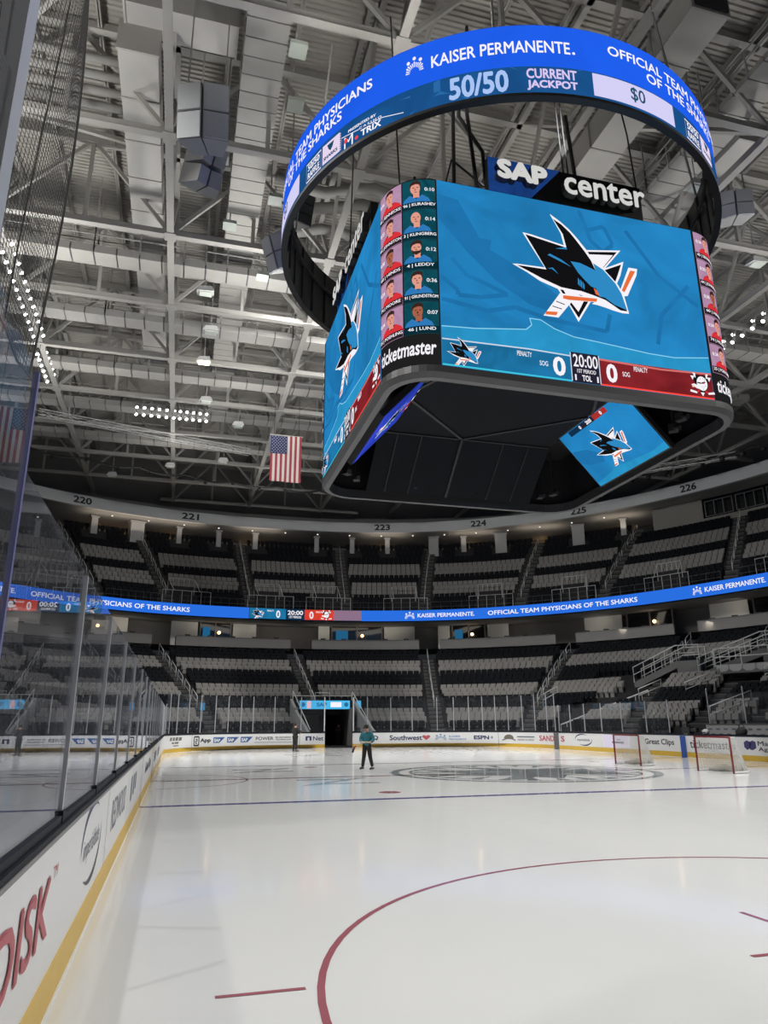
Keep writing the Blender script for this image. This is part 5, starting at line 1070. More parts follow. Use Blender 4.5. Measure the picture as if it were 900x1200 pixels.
ad(BR, [('a', 19.55, 19.95, .56, .78, .04), ('Q', 20.15, 20.6, .52, .86, .04)], AD_N); ad(BR, [('Southwest', 21.5, 24.1, .5, .88, .035)], AD_N); mb = MB(); put_poly(mb, [(24.42, .5), (24.75, .74), (24.68, .86), (24.5, .86), (24.42, .78), (24.34, .86), (24.16, .86), (24.1, .74)], BM); mb.build('advert_heart', AD_R, BR)
mb = MB(); kaiser_logo(mb, BM, 25.05, .48, 1.0, .48, 0, .0); mb.build('advert_mark', AD_LB, BR); ad(BR, [('KAISER', 26.2, 27.1, .7, .84, .02), ('PERMANENTE', 26.2, 27.55, .5, .62, .02)], AD_LB)
ad(BR, [('ESPN', 28.15, 29.4, .54, .84, .05)], AD_N); ad(BR, [('+', 29.5, 29.75, .6, .8, .04)], AD_O)
mb = MB(); put_poly(mb, [(31.1+.45*cos(k*pi/8), .62+.3*sin(k*pi/8)) for k in range(9)], BM); put_strip(mb, [(30.5, .5), (30.9, .62), (31.3, .62), (31.7, .5)], .08, BM); mb.build('advert_mark', AD_O, BR); mb = MB(); put_poly(mb, rect(31.85, .72, 33.6, .8), BM); mb.build('advert_rule', AD_S, BR); ad(BR, [('RESORT & CASINO', 31.9, 33.55, .5, .6, .02)], AD_O); ad(BR, [('SAND', 34.15, 36.1, .5, .88, .03)], AD_R)
mb = MB(); put_poly(mb, rect(30.18, 0, 30.21, 1.06), lambda u, v, d=0.: BM(u, v, .012)); mb.build('board_seam', AD_S, BR)
BS = boards('white boards along the right side behind both goals', 36.75, 77, .7)
ad(BS, [('S', 37.05, 37.55, .5, .88, .04)], AD_R); swoosh(BS, 39.95, .68, 1.0, .3, AD_P, AD_N); ad(BS, [('imperialdade', 39.2, 40.75, .56, .76, .02)], AD_S)
mb = MB(); put_poly(mb, rect(42.3, .32, 45.1, 1.02), lambda u, v, d=0.: BM(u, v, .012)); o = mb.build('display_panel', emi('board display pale', '#e6dcf0', .85), BS); mb = MB(); put_poly(mb, rect(43.3, .54, 44.5, .66), lambda u, v, d=0.: BM(u, v, .02)); put_poly(mb, rect(43.8, .74, 44.2, .8), lambda u, v, d=0.: BM(u, v, .02)); mb.build('display_lettering', AD_S, BS)
ad(BS, [('Great Clips', 46.55, 49.1, .5, .88, .02)], AD_K); ad(BS, [('ticketmaster', 50.36, 53.7, .48, .88, .01)], AD_K); mb = MB()
for k in range(2): put_poly(mb, [(54.15+.34*k, .62-.1*k), (54.32+.34*k, .5), (54.55+.34*k, .6), (54.55+.34*k, .86), (54.35+.34*k, .92), (54.15+.34*k, .84)], BM)
mb.build('advert_mark', AD_P, BS); ad(BS, [('Marsh', 55.0, 56.3, .7, .9, .01), ('Agency', 55.0, 56.5, .42, .64, .01)], AD_K)
mb = MB(); put_poly(mb, rect(49.62, 0, 50.06, 1.06), lambda u, v, d=0.: BM(u, v, .012)); mb.build('blue_stripe', mat('stripe blue', '#2b55a6', .4), BS)
P0, n0 = PATH.at(36.48); mb = MB(); mb.box((P0.x, P0.y, .55), (.5, .2, 1.1), 0, atan2(n0.y, n0.x)+pi/2); o = mb.build('rink_gate', MGREY); tag(o, 'dark narrow gate in the boards at the far right corner', 'gate')

# ------------------------------------------------------------------ rink glass and stanchions
def pane(label, s0, s1, z0, z1, m, off=-.04, th=.012, group='panes of rink glass'):
    mb = MB(); n = max(1, int(abs(s1-s0)/1.2))
    for k in range(n):
        a, b = s0+(s1-s0)*k/n, s0+(s1-s0)*(k+1)/n; A, B, C_, D = (PATH.at(a, off)[0], PATH.at(b, off)[0], PATH.at(b, off-th)[0], PATH.at(a, off-th)[0])
        mb.face([(*A.xy, z0), (*B.xy, z0), (*B.xy, z1), (*A.xy, z1)]); mb.face([(*D.xy, z0), (*C_.xy, z0), (*C_.xy, z1), (*D.xy, z1)][::-1]); mb.face([(*A.xy, z1), (*B.xy, z1), (*C_.xy, z1), (*D.xy, z1)])
    o = mb.build('rink_glass', m); return tag(o, label, 'glass', group)
def post(label, s, z1, w=.055, m=ALU, off=-.046, z0=1.1):
    p, n = PATH.at(s, off); T = thing('glass_post', label, 'post', (p.x, p.y, z0), 'posts between the rink glass'); rz = atan2(n.y, n.x)
    mb = MB(); mb.box((p.x, p.y, (z0+z1)/2), (w*.8, w, z1-z0), 0, rz); mb.build('upright', m, T)
    mb = MB(); mb.box((p.x, p.y, z0+.05), (w*1.3, w*1.5, .1), 0, rz); mb.build('base_clip', CAPM, T); return T
yl = [-23.5, -22.5, -20.15, -17.95, -15.55, -13.1, -10.5, -8.1, -5.7, -3.3, -.9, 1.5, 3.9, 6.3, 8.7, 11.1, 13.5, 15.9, 18.3, 20.5]
for i, y in enumerate(yl):
    if i == 0: post('bright thick metal post at the very left edge, closest to the camera', LP(y)-.02, 6.0, .11, ALU)
    elif i == 1: post('tall blue-violet post at the left edge where the net begins', LP(y), 3.28, .03, BLUEP)
    else: post(f'slim metal post along the left boards, {nth(i-1)} beyond the violet post', LP(y), 2.8, .05)
pane('tall near pane of glass at the left edge below the net', LP(-23.45), LP(-22.53), 1.15, 3.26, glass_mat('near acrylic', (.86, .87, .9), .015, .10, .03))
pane('pane of tall glass beyond the picture at left', LP(-26.5), LP(-23.56), 1.15, 3.26, GLASS)
for i in range(1, len(yl)-1): pane(f'clear pane along the left boards, {nth(i)} beyond the violet post', LP(yl[i])+.03, LP(yl[i+1])-.03, 1.15, 2.82, GLASS)
pane('clear pane where the left boards meet the corner', LP(20.53), .9, 1.15, 2.82, GLASS)
sE = [1.0, 2.2, 3.6, 5.12, 6.42, 7.82, 8.94, 9.99, 10.95, 12.59, 14.59, 16.38]
for i, s in enumerate(sE):
    post(f'slim post of the far glass left of the tunnel, {nth(i+1)} from the left corner', s, 3.72 if s > 2 else 3.0, .07 if i == len(sE)-1 else .05, WHT if i == len(sE)-1 else ALU)
    if i: pane(f'far glass pane left of the tunnel, {nth(i)} from the left corner', sE[i-1]+.03, s-.03, 1.15, 3.7, GLASS2)
sF = [18.64, 19.75, 21.63, 23.35, 25.3, 26.6, 27.79, 28.89, 29.96, 31.09, 32.4, 33.71, 35.16, 36.3]
for i, s in enumerate(sF):
    post(f'slim post of the far glass right of the tunnel, {nth(i+1)} from the tunnel', s, 3.72, .07 if i == 0 else .05, WHT if i == 0 else ALU)
    if i: pane(f'far glass pane right of the tunnel, {nth(i)} from the tunnel', sF[i-1]+.03, s-.03, 1.15, 3.7, GLASS2)
sG = [36.85, 38.4, 40.2, 42.2, 44.4, 46.8, 48.8]
for i, s in enumerate(sG):
    post(f'slim post of the right corner glass, {nth(i+1)} beyond the dark gate', s, 2.9, .05)
    if i: pane(f'right corner glass pane, {nth(i)} beyond the dark gate', sG[i-1]+.03, s-.03, 1.15, 2.88, GLASS2)
# safety net above the tall near glass
mb = MB(); y0, y1, z0, z1 = -24.0, -22.42, 3.3, 8.2; sp = .026
nxw = lambda y, z: -13.03+.05*sin(3*y+1.3*z)+.02*sin(9*y)
def cord(a, b, w): mb.beam(a, b, w, w)
y = y0
while y <= y1+1e-6:
    z = z0
    while z < z1: cord((nxw(y, z), y, z), (nxw(y, z+.35), y+.008*sin(z*3), z+.35), .0019); z += .35
    y += sp
z = z0
while z < z1:
    y = y0
    while y < y1-.05: cord((nxw(y, z), y, z), (nxw(y+.26, z), min(y+.26, y1), z+.006*sin(y*8)), .0019); y += .26
    z += sp
NT = thing('safety_net', 'black mesh safety net hanging above the near glass at upper left', 'net', (-13.03, -23.2, 3.3)); mb.build('mesh', NETB, NT); NT.children[0]['kind'] = 'stuff'
mb = MB(); mb.tube([(nxw(y1, z0+.3*k), y1, z0+.3*k) for k in range(17)], .006, 6); mb.build('edge_rope', NETB, NT); mb = MB(); mb.tube([(nxw(y0+.16*k, z0), y0+.16*k, z0) for k in range(11)], .006, 6); mb.build('bottom_rope', NETB, NT)
for q in (.4, .95): mb = MB(); mb.tube([(nxw(y1-q, z0+.3*k)-.02, y1-q-.04*k*q, z0+.3*k) for k in range(17)], .004, 5); mb.build('fold_rope', NETB, NT)

# ------------------------------------------------------------------ goals set side by side in front of the right boards
def goal(label, x, yc):
    T = thing('hockey_goal', label, 'goal', (x, yc, 0), 'goals parked near the right boards'); w, h, r = .93, 1.22, .035
    for s in (-1, 1): mb = MB(); mb.tube([(x, yc+s*w, 0), (x, yc+s*w, h)], r, 10); mb.build('post', RED, T, True)
    mb = MB(); mb.tube([(x, yc-w, h), (x, yc+w, h)], r, 10); mb.build('crossbar', RED, T, True)
    base = [(x, yc-w, .04)]+[(x+1.05*sin(pi*k/12)**.6 if 0 < k < 12 else x, yc-w*cos(pi*k/12)*1.0, .04) for k in range(1, 12)]+[(x, yc+w, .04)]
    mb = MB(); mb.tube(base, .035, 8); mb.build('base_frame', WHT, T, True)
    top = [(x+.5*sin(pi*k/12)**.6 if 0 < k < 12 else x, yc-w*cos(pi*k/12), h-.02) for k in range(13)]; mb = MB(); mb.tube(top, .022, 6); mb.build('top_frame', WHT, T, True)
    mb = MB()
    for k in range(12):
        for u in (0, .25, .5, .75):
            A = Vector(base[k]).lerp(Vector(base[k+1]), u); B = Vector(top[k]).lerp(Vector(top[k+1]), u); mb.beam(A, B, .011, .011)
    for j in range(1, 20):
        q = j/20
        for k in range(12): mb.beam(Vector(base[k]).lerp(Vector(top[k]), q), Vector(base[k+1]).lerp(Vector(top[k+1]), q), .011, .011)
    for k in range(1, 12): mb.beam((x, top[k][1], h-.02), top[k], .011, .011)
    mb.build('goal_net', NETW, T)
    mb = MB(); pts = [(x+.35+.6*sin(pi*k/8), yc-w*.85+w*1.7*k/8, .1+.05*sin(k*2.3)) for k in range(9)]; mb.tube(pts, [.03, .1, .13, .12, .14, .12, .13, .1, .03], 8); mb.build('skirt_padding', mat('net skirt', (.42, .40, .36), .9), T, True)
goal('red framed hockey goal nearer the right edge of the picture', 6.6, -2.3); goal('red framed hockey goal further left, in front of the lit board panel', 6.4, 2.85)

# ------------------------------------------------------------------ players' bench side
BENW = mat('bench back white', (.46, .45, .45), .6)
T = thing('bench_wall', 'white bench back wall with rows of faint sponsor marks at the right edge', 'wall', (15.3, 0, .3)); mb = MB(); mb.box((15.35, -1.0, .95), (.12, 19.6, 1.3)); mb.build('panel', BENW, T)
mb = MB()
for r in range(4):
    for k in range(30): put_poly(mb, rect(-8.7+k*.58+.2*(r % 2), .55+.26*r, -8.4+k*.58+.2*(r % 2), .64+.26*r), lambda u, v, d=0.: (15.285, u, v))
mb.build('sponsor_marks', AD_S, T); mb = MB(); mb.box((15.35, -1.0, 1.62), (.2, 19.6, .05)); mb.build('top_rail', MGREY, T)
T = thing('player_bench', 'dark players bench hidden behind the right boards', 'bench', (14.9, 0, .3)); mb = MB(); mb.box((14.9, -1, .75), (.4, 18, .08)); mb.build('seat', DGREY, T); mb = MB(); [mb.box((14.9, y, .5), (.3, .1, .45)) for y in (-9, -5, -1, 3, 7)]; mb.build('support', MGREY, T)
for i, y in enumerate((8.7, 6.0, 3.2, .4, -2.4, -5.2, -8)):
    T = post(f'post of the glass behind the benches, {nth(i+1)} from the left', 0, 3.1); T.location = (15.5, y, 1.5)
    if i: mb = MB(); mb.box((15.5, y+1.4, 2.4), (.012, 2.65, 1.5)); tag(mb.build('rink_glass', GLASS2), f'glass pane behind the benches, {nth(i)} from the left', 'glass', 'panes of rink glass')
def small_kit():
    T = thing('video_camera', 'black broadcast camera resting on the right boards behind the nearer goal', 'camera', (13.1, 6.9, 1.12)); mb = MB(); mb.box((13.12, 7.5, 1.34), (.28, .62, .34)); mb.build('body', BLACK, T); mb = MB(); mb.tube([(13.12, 7.2, 1.34), (13.12, 6.75, 1.34)], .11, 10); mb.build('lens', BLACK, T); mb = MB(); mb.tube([(13.12, 7.75, 1.5), (13.12, 7.75, 1.62), (13.12, 7.3, 1.62), (13.12, 7.3, 1.5)], .03, 6); mb.build('handle', BLACK, T); mb = MB(); mb.box((13.12, 7.5, 1.14), (.3, .3, .06)); mb.build('mount', MGREY, T)
    T = thing('hockey_helmet', 'white helmet on the right boards beside the black camera', 'helmet', (13.15, 6.0, 1.12)); mb = MB(); mb.ball((13.15, 6.2, 1.25), (.15, .2, .15)); mb.build('shell', WHT, T, True); mb = MB(); mb.box((13.0, 6.2, 1.24), (.04, .24, .05)); mb.build('visor', BLACK, T)
    T = thing('equipment_bag', 'black bag slumped on the right boards above the ticket advert', 'bag', (13.15, 3.6, 1.12)); mb = MB(); mb.ball((13.15, 3.7, 1.32), (.16, .32, .2)); mb.build('bag_body', BLACK, T, True); mb = MB(); mb.tube([(13.15, 3.5, 1.45), (13.15, 3.6, 1.62), (13.15, 3.8, 1.62), (13.15, 3.9, 1.45)], .02, 6); mb.build('strap', BLACK, T)
    T = thing('camera_jib', 'black camera arm slanting above the boards at the right edge', 'camera arm', (14.2, 1.2, 1.0)); mb = MB(); mb.tube([(14.2, 2.0, 1.25), (14.2, .2, 1.95)], .06, 8); mb.build('arm', BLACK, T); mb = MB(); mb.box((14.2, 2.1, 1.2), (.25, .35, .25)); mb.build('head', BLACK, T); mb = MB(); mb.tube([(14.2, 1.2, .3), (14.2, 1.2, 1.55)], .05, 8); mb.build('stand', BLACK, T)
small_kit()
# ramps, landings and rails in the right lower stand
def ramp(label, x, y, z, L, w, rise, group='access ramps in the right lower stand'):
    T = thing('access_ramp', label, 'ramp', (x, y, z), group); mb = MB(); d = Vector((.62, -.78, 0)); s = Vector((.78, .62, 0)); P = Vector((x, y, z))
    a, b = P, P+d*L+Vector((0, 0, rise)); mb.hexa([a-s*w/2-Vector((0, 0, .5)), a+s*w/2-Vector((0, 0, .5)), b+s*w/2-Vector((0, 0, .5)), b-s*w/2-Vector((0, 0, .5)), a-s*w/2, a+s*w/2, b+s*w/2, b-s*w/2]); mb.build('slope', CONC_L, T)
    mb = MB(); mb.hexa([b-s*w/2-Vector((0, 0, 1)), b+s*w/2-Vector((0, 0, 1)), b+s*w/2+d*1.6-Vector((0, 0, 1)), b-s*w/2+d*1.6-Vector((0, 0, 1)), b-s*w/2, b+s*w/2, b+s*w/2+d*1.6, b-s*w/2+d*1.6]); mb.build('landing', CONC_L, T)
    for g in (-1, 1):
        mb = MB(); o = s*g*w/2; h = Vector((0, 0, 1.1)); pts = [a+o, a+o+h, b+o+h, b+d*1.6+o+h, b+d*1.6+o]; mb.tube(pts, .045, 6); mb.tube([a+o+h*.5, b+o+h*.5, b+d*1.6+o+h*.5], .03, 5)
        for k in (1, 2, 3): q = a.lerp(b, k/4)+o; mb.tube([q, q+h], .03, 5)
        mb.build('side_rail', RAILM, T)
def on_stand(th, k): P = low_pt(radians(th), (k+.2)/NL); return P.x, P.y, zl(k)
ramp('concrete access ramp with rails in the right stand, further from the right edge', *on_stand(47.5, 10), 3.2, 2.0, 1.4)
ramp('concrete access ramp with rails in the right stand, nearer the right edge', *on_stand(38.5, 11), 4.2, 2.2, 1.5)
for i, (th, k0, k1, dth) in enumerate(((46, 5.2, 7, -3), (38.5, 6, 8.4, -4.2), (60.8, 5.2, 7, -2), (27, 8, 10, -3), (29.5, 1.2, 3.6, -5))):
    a, b = low_pt(radians(th), k0/NL), low_pt(radians(th+dth), k1/NL); z0, z1 = zl(k0)+.1, zl(k1)+.1; mb = MB(); mb.tube([(*a, z0), (*a, z0+.95), (*b, z1+.95), (*b, z1)], .045, 6); mb.tube([(*a, z0+.5), (*b, z1+.5)], .03, 5)
    tag(mb.build('sloping_rail', RAILM, smooth=True), f'sloping steel rail among the right lower stand seats, {nth(i+1)} of five', 'handrail', 'sloping rails in the right stand')
T = thing('stair_railing', 'long pale railing sloping up behind the right corner glass', 'railing', (16, 21, 1)); 
for g, o in ((0, 0), (1, 1.2)):
    a, b = Vector((14.9+o*.6, 24.0+o, 1.6)), Vector((19.5+o, 19.6+o, 3.9)); mb = MB(); mb.tube([a, b], .05, 6); mb.tube([a-Vector((0, 0, .8)), b-Vector((0, 0, .8))], .04, 6)
    for k in range(15): p = a.lerp(b, k/14); mb.tube([p, p-Vector((0, 0, .8))], .022, 4)
    mb.build('rail_run', RAILM, T)
T = thing('railed_platform', 'grey platform with a scalloped white front and rails in the right stand', 'platform', (*low_pt(radians(29), .52), 5.0)); c = low_pt(radians(29), .5); 
mb = MB(); mb.box((c.x, c.y, 5.0), (1.6, 5.2, .5), 0, radians(25)); mb.build('deck', CONC_L, T); mb = MB(); f = lambda u, v: (c.x-.85*cos(radians(25))-u*sin(radians(25)), c.y-.85*sin(radians(25))+u*cos(radians(25)), v)
for k in range(6): put_poly(mb, [(-2.5+.85*k, 5.3), (-1.7+.85*k, 5.3), (-1.7+.85*k, 5.0), (-1.9+.85*k, 4.86), (-2.3+.85*k, 4.86), (-2.5+.85*k, 5.0)], lambda u, v, d=0.: f(u, v))
mb.build('scalloped_front', mat('pale cloth', (.4, .4, .39), .8), T); mb = MB()
for h in (.55, 1.1): mb.tube([f(-2.6, 5.25+h), f(2.6, 5.25+h)], .04, 6)
for k in range(4): mb.tube([f(-2.6+1.733*k, 5.2), f(-2.6+1.733*k, 6.35)], .04, 6)
mb.build('rail', RAILM, T)

# ------------------------------------------------------------------ ice tunnel surround
for sx, x0, x1, lb in ((-1, -3.35, -2.45, 'left'), (1, 1.55, 2.5, 'right')):
    T = thing('tunnel_parapet', f'pale sloping side wall {lb} of the ice tunnel', 'wall', (x0, 33, 0), 'tunnel side walls'); mb = MB(); w = .22*sx
    P = [(x0, 34.3, .1), (x1, 30.95, .1), (x1, 30.95, 1.15), (x0+(x1-x0)*.35, 33.0, 2.6), (x0, 34.3, 3.7)]; n = len(P)
    mb.mesh(P+[(x+w, y, z) for x, y, z in P], [tuple(range(n)), tuple(range(2*n-1, n-1, -1))]+[(k, (k+1) % n, n+(k+1) % n, n+k) for k in range(n)]); mb.build('wall_slab', mat('tunnel wall pale', (.30, .30, .29), .7), T)
    mb = MB(); mb.tube([(x1, 31, 1.3), (x0, 34.2, 4.3), (x0, 34.5, 4.3)], .04, 6); mb.tube([(x0, 34.3, 3.6), (x0, 34.3, 4.3)], .04, 6); mb.build('top_rail', RAILM, T)
T = thing('tunnel_display', 'bright blue display strip over the ice tunnel mouth', 'display', (-.75, 34, 2.9)); tf = lambda u, v, d=0.: (u, 33.98-d, v)
mb = MB(); put_poly(mb, rect(-2.85, 2.9, 1.31, 3.57), tf); mb.build('led_face', emi('tunnel blue', '#4db8ec'), T); mb = MB(); mb.box((-.77, 34.15, 3.23), (4.3, .3, .75)); mb.build('housing', BLACK, T)
mb = MB(); put_poly(mb, rect(-2.25, 2.95, -1.9, 3.52), tf, 1, .01); put_poly(mb, rect(-.3, 3.05, .6, 3.45), tf, 0, .01); put_text(mb, 'SAP', lambda u, v, d=0.: tf(u, v, .012), -1.45, 3.1, -.6, 3.4, 2, .04); put_poly(mb, disc(-2.55, 3.25, .18, 10), tf, 2, .01); put_poly(mb, disc(1.0, 3.25, .18, 10), tf, 2, .01); mb.build('marks', [WH, emi('tunnel pink', '#e8c0c8'), emi('tunnel ink', '#2a6a98')], T)
T = thing('tunnel_display', 'small blue display stub on the right shoulder of the ice tunnel', 'display', (2.0, 34, 2.9)); mb = MB(); put_poly(mb, rect(1.85, 2.95, 2.25, 3.57), tf); mb.build('led_face', emi('tunnel blue', '#4db8ec'), T); mb = MB(); mb.box((2.05, 34.12, 3.26), (.45, .2, .7)); mb.build('housing', BLACK, T)
mb = MB(); mb.tube([(-1.5, 34.4, 3.6), (-1.5, 34.4, 4.2), (-.3, 34.4, 4.2), (-.3, 34.4, 3.6)], .035, 6); tag(mb.build('guard_rail', RAILM), 'small square rail above the tunnel display', 'rail')
mb = MB(); [mb.tube([(x0, 34.35, 3.95), (x1, 34.35, 3.95)], .035, 6) for x0, x1 in ((-3.3, 1.5),)]; tag(mb.build('guard_rail', RAILM), 'long thin rail across the top of the tunnel display', 'rail')
for i, (x, y, z, w, h, r, lb) in enumerate(((-10.5, 31.0, 2.75, .4, .55, -.5, 'small blue screen behind the far left corner glass'), (5.0, 0, 0, 0, 0, 0, ''), (16.7, 30.0, 2.9, .75, .5, .5, 'small tilted blue screen behind the right corner glass'), (20.0, 22.0, 2.6, .8, .6, .9, 'small blue screen hung at the end of the long pale railing'))):
    if not lb: continue
    T = thing('small_screen', lb, 'screen', (x, y, z), 'small blue screens in the stand'); mb = MB(); ca, sa = cos(r), sin(r); f = lambda u, v, d=0.: (x+u*ca-d*sa*-1, y-u*sa-d*ca, z+v)
    put_poly(mb, rect(-w/2, 0, w/2, h), f, 0, .03); mb.build('led_face', emi('small screen blue', '#3f8cc0', .8, .3, 3), T); mb = MB(); mb.box((x, y+.06, z+h/2), (w, .08, h), 0, -r); mb.build('casing', BLACK, T); mb = MB(); mb.tube([(x, y+.08, 1.2), (x, y+.08, z)], .03, 6); mb.build('mast', ALU, T)

# ================================================================== PEOPLE
SKIN = mat('skin', '#c99a86', .6); HAIR = mat('dark hair', (.02, .014, .01), .8); TEALJ = mat('teal jacket cloth', '#276f7b', .8, noise=.08, scale=12); BLKC = mat('black trouser cloth', (.014, .014, .016), .85); SHOE = mat('dark shoe', (.05, .05, .05), .6); SHOE_W = mat('pale shoe sole', (.5, .5, .5), .6)
def skin_mesh(joints, bones, sub=2):
    names = list(joints); me = bpy.data.meshes.new('s'); me.from_pydata([joints[k][0] for k in names], [(names.index(a), names.index(b)) for a, b in bones], [])
    o = bpy.data.objects.new('s', me); COL.objects.link(o); md = o.modifiers.new('skin', 'SKIN'); md.use_smooth_shade = True
    for i, k in enumerate(names):
        r = joints[k][1]; me.skin_vertices[0].data[i].radius = (r, r) if not isinstance(r, tuple) else r
        me.skin_vertices[0].data[i].use_root = (i == 0)
    ss = o.modifiers.new('sub', 'SUBSURF'); ss.levels = ss.render_levels = sub
    dg = bpy.context.evaluated_depsgraph_get(); out = bpy.data.meshes.new_from_object(o.evaluated_get(dg)); bpy.data.objects.remove(o); bpy.data.meshes.remove(me); return out
def add_mesh(name, me, m, parent, T=None):
    me.materials.clear(); me.materials.append(m); o = bpy.data.objects.new(name, me); COL.objects.link(o); o.parent = parent
    for p in me.polygons: p.use_smooth = True
    return o
def person(label, loc, rz, J, look, hair, jacket, trousers, cap=None):
    """J: joint dict in local metres, facing -y"""
    T = thing('person', label, 'person', loc); T.rotation_euler = (0, 0, rz)
    body_b = [('pelvis', 'waist'), ('waist', 'chest'), ('chest', 'neck'), ('neck', 'jaw'), ('jaw', 'crown')]
    for s in 'LR': body_b += [('chest', 'sh'+s), ('sh'+s, 'el'+s), ('el'+s, 'wr'+s), ('wr'+s, 'pa'+s), ('pelvis', 'hip'+s), ('hip'+s, 'kn'+s), ('kn'+s, 'an'+s), ('an'+s, 'to'+s)]
    for s in 'LR':
        w, q = Vector(J['wr'+s][0]), Vector(J['pa'+s][0]); d = (q-w).normalized(); sd = d.cross(Vector((0, 0, 1))); sd = sd.normalized() if sd.length > .1 else Vector((1, 0, 0)); fw_ = sd.cross(d)
        for i, L in enumerate((.075, .085, .08, .06)):
            a = q+sd*(.026*(1.5-i)); J[f'f{i}a{s}'] = (tuple(a+d*.03), .0095); J[f'f{i}b{s}'] = (tuple(a+d*(.03+L*.5)+fw_*-.012), .009); J[f'f{i}c{s}'] = (tuple(a+d*(.03+L*.75)+fw_*-.045), .008); body_b += [('pa'+s, f'f{i}a{s}'), (f'f{i}a{s}', f'f{i}b{s}'), (f'f{i}b{s}', f'f{i}c{s}')]
        J['ta'+s] = (tuple(w.lerp(q, .6)+sd*.045), .011); J['tb'+s] = (tuple(w.lerp(q, 1.0)+sd*.06-fw_*.03), .009); body_b += [('wr'+s, 'ta'+s), ('ta'+s, 'tb'+s)]
    B = add_mesh('body', skin_mesh(J, body_b), SKIN, T)
    sub = lambda ks, g: {k: (J[k][0], tuple(q+g for q in J[k][1]) if isinstance(J[k][1], tuple) else J[k][1]+g) for k in ks}
    jk = ['pelvis', 'waist', 'chest', 'neck']; jb = [('pelvis', 'waist'), ('waist', 'chest'), ('chest', 'neck')]
    for s in 'LR': jk += ['sh'+s, 'el'+s, 'wr'+s]; jb += [('chest', 'sh'+s), ('sh'+s, 'el'+s), ('el'+s, 'wr'+s)]
    Jj = sub(jk, .042); Jj['pelvis'] = ((J['pelvis'][0][0], J['pelvis'][0][1], J['pelvis'][0][2]-.1), (.18, .145)); n0 = Vector(J['neck'][0]); c0 = Vector(J['chest'][0]); Jj['neck'] = (tuple(n0.lerp(c0, .3)), .085)
    for s in 'LR': e, w = Vector(J['el'+s][0]), Vector(J['wr'+s][0]); Jj['wr'+s] = (tuple(e.lerp(w, .93)), .055)
    add_mesh('jacket', skin_mesh(Jj, jb), jacket, T)
    tk = ['pelvis']; tb = []
    for s in 'LR': tk += ['hip'+s, 'kn'+s, 'an'+s]; tb += [('pelvis', 'hip'+s), ('hip'+s, 'kn'+s), ('kn'+s, 'an'+s)]
    Jt = sub(tk, .024); Jt['pelvis'] = (J['pelvis'][0], (.125, .1))
    add_mesh('trousers', skin_mesh(Jt, tb), trousers, T)
    for s in 'LR':
        a, t = Vector(J['an'+s][0]), Vector(J['to'+s][0]); d = Vector((t.x-a.x, t.y-a.y, 0)).normalized(); h = a-d*.06; mb = MB(); z = min(a.z-.09, .01 if a.z < .13 else a.z-.09)
        mb.tube([(h.x, h.y, z+.055), (a.x, a.y, z+.06), ((a+d*.1).x, (a+d*.1).y, z+.055), ((a+d*.19).x, (a+d*.19).y, z+.04)], [.045, .055, .05, .035], 10)
        me = MB(); me = mb.build('shoe', [SHOE], T, True); me.data.transform(Matrix.Translation(Vector(loc)))
    cj, cc = Vector(J['jaw'][0]), Vector(J['crown'][0]); c = cj.lerp(cc, .5); fd = Vector((0, -1, 0)); fd = Vector(look).normalized(); rs = fd.cross(Vector((0, 0, 1))).normalized(); uz = rs.cross(fd)
    def loc_build(name, fn, m):
        mb = MB(); fn(mb); o = mb.build(name, m, T, True); o.data.transform(Matrix.Translation(Vector(loc))); return o
    at = lambda x, y, z: tuple(c+rs*x+fd*y+uz*z)
    def face(mb):
        for x in (-.032, .032): mb.ball(at(x, .088, .012), .011, 0, 8, 6)
        mb.ball(at(0, .105, -.022), (.014, .016, .022), 1, 8, 6); mb.ball(at(0, .09, -.062), (.026, .01, .007), 2, 8, 6)
        for x in (-.082, .082): mb.ball(at(x, 0, -.005), (.012, .02, .03), 1, 8, 6)
    loc_build('face_features', face, [HAIR, SKIN, mat('lip', '#9a5a52', .6)])
    loc_build('hair', lambda mb: mb.ball(at(0, -.018, .045), (.092, .1, .095), 0, 14, 10), hair)
    if cap: loc_build('cap', lambda mb: (mb.ball(at(0, -.0, .075), (.1, .112, .075), 0, 14, 10), mb.mesh([at(-.075, .085, .07), at(.075, .085, .07), at(.06, .19, .05), at(-.06, .19, .05), at(-.075, .085, .082), at(.075, .085, .082), at(.06, .19, .06), at(-.06, .19, .06)], [(3, 2, 1, 0), (4, 5, 6, 7), (0, 1, 5, 4), (1, 2, 6, 5), (2, 3, 7, 6), (3, 0, 4, 7)])), cap)
    return T
# local frame: faces -y, +x is the figure's left hand side seen from the front on the right
J1 = dict(pelvis=((0, 0, .93), (.125, .095)), waist=((0, .0, 1.08), (.14, .105)), chest=((0, -.02, 1.28), (.16, .11)), neck=((0, -.03, 1.44), .055), jaw=((0, -.06, 1.52), (.062, .072)), crown=((0, -.07, 1.64), (.075, .085)),
  shR=((-.175, -.02, 1.36), .062), elR=((-.25, -.03, 1.12), .048), wrR=((-.13, -.24, 1.04), .032), paR=((-.07, -.28, 1.04), .033),
  shL=((.175, -.02, 1.36), .062), elL=((.27, -.02, 1.12), .048), wrL=((.2, -.25, 1.04), .032), paL=((.14, -.29, 1.04), .033),
  hipR=((-.085, 0, .88), .09), knR=((-.1, -.1, .5), .062), anR=((-.2, .08, .1), .042), toR=((-.24, -.05, .04), .03),
  hipL=((.085, 0, .88), .09), knL=((.13, -.02, .5), .062), anL=((.24, -.06, .1), .042), toL=((.2, -.2, .04), .03))
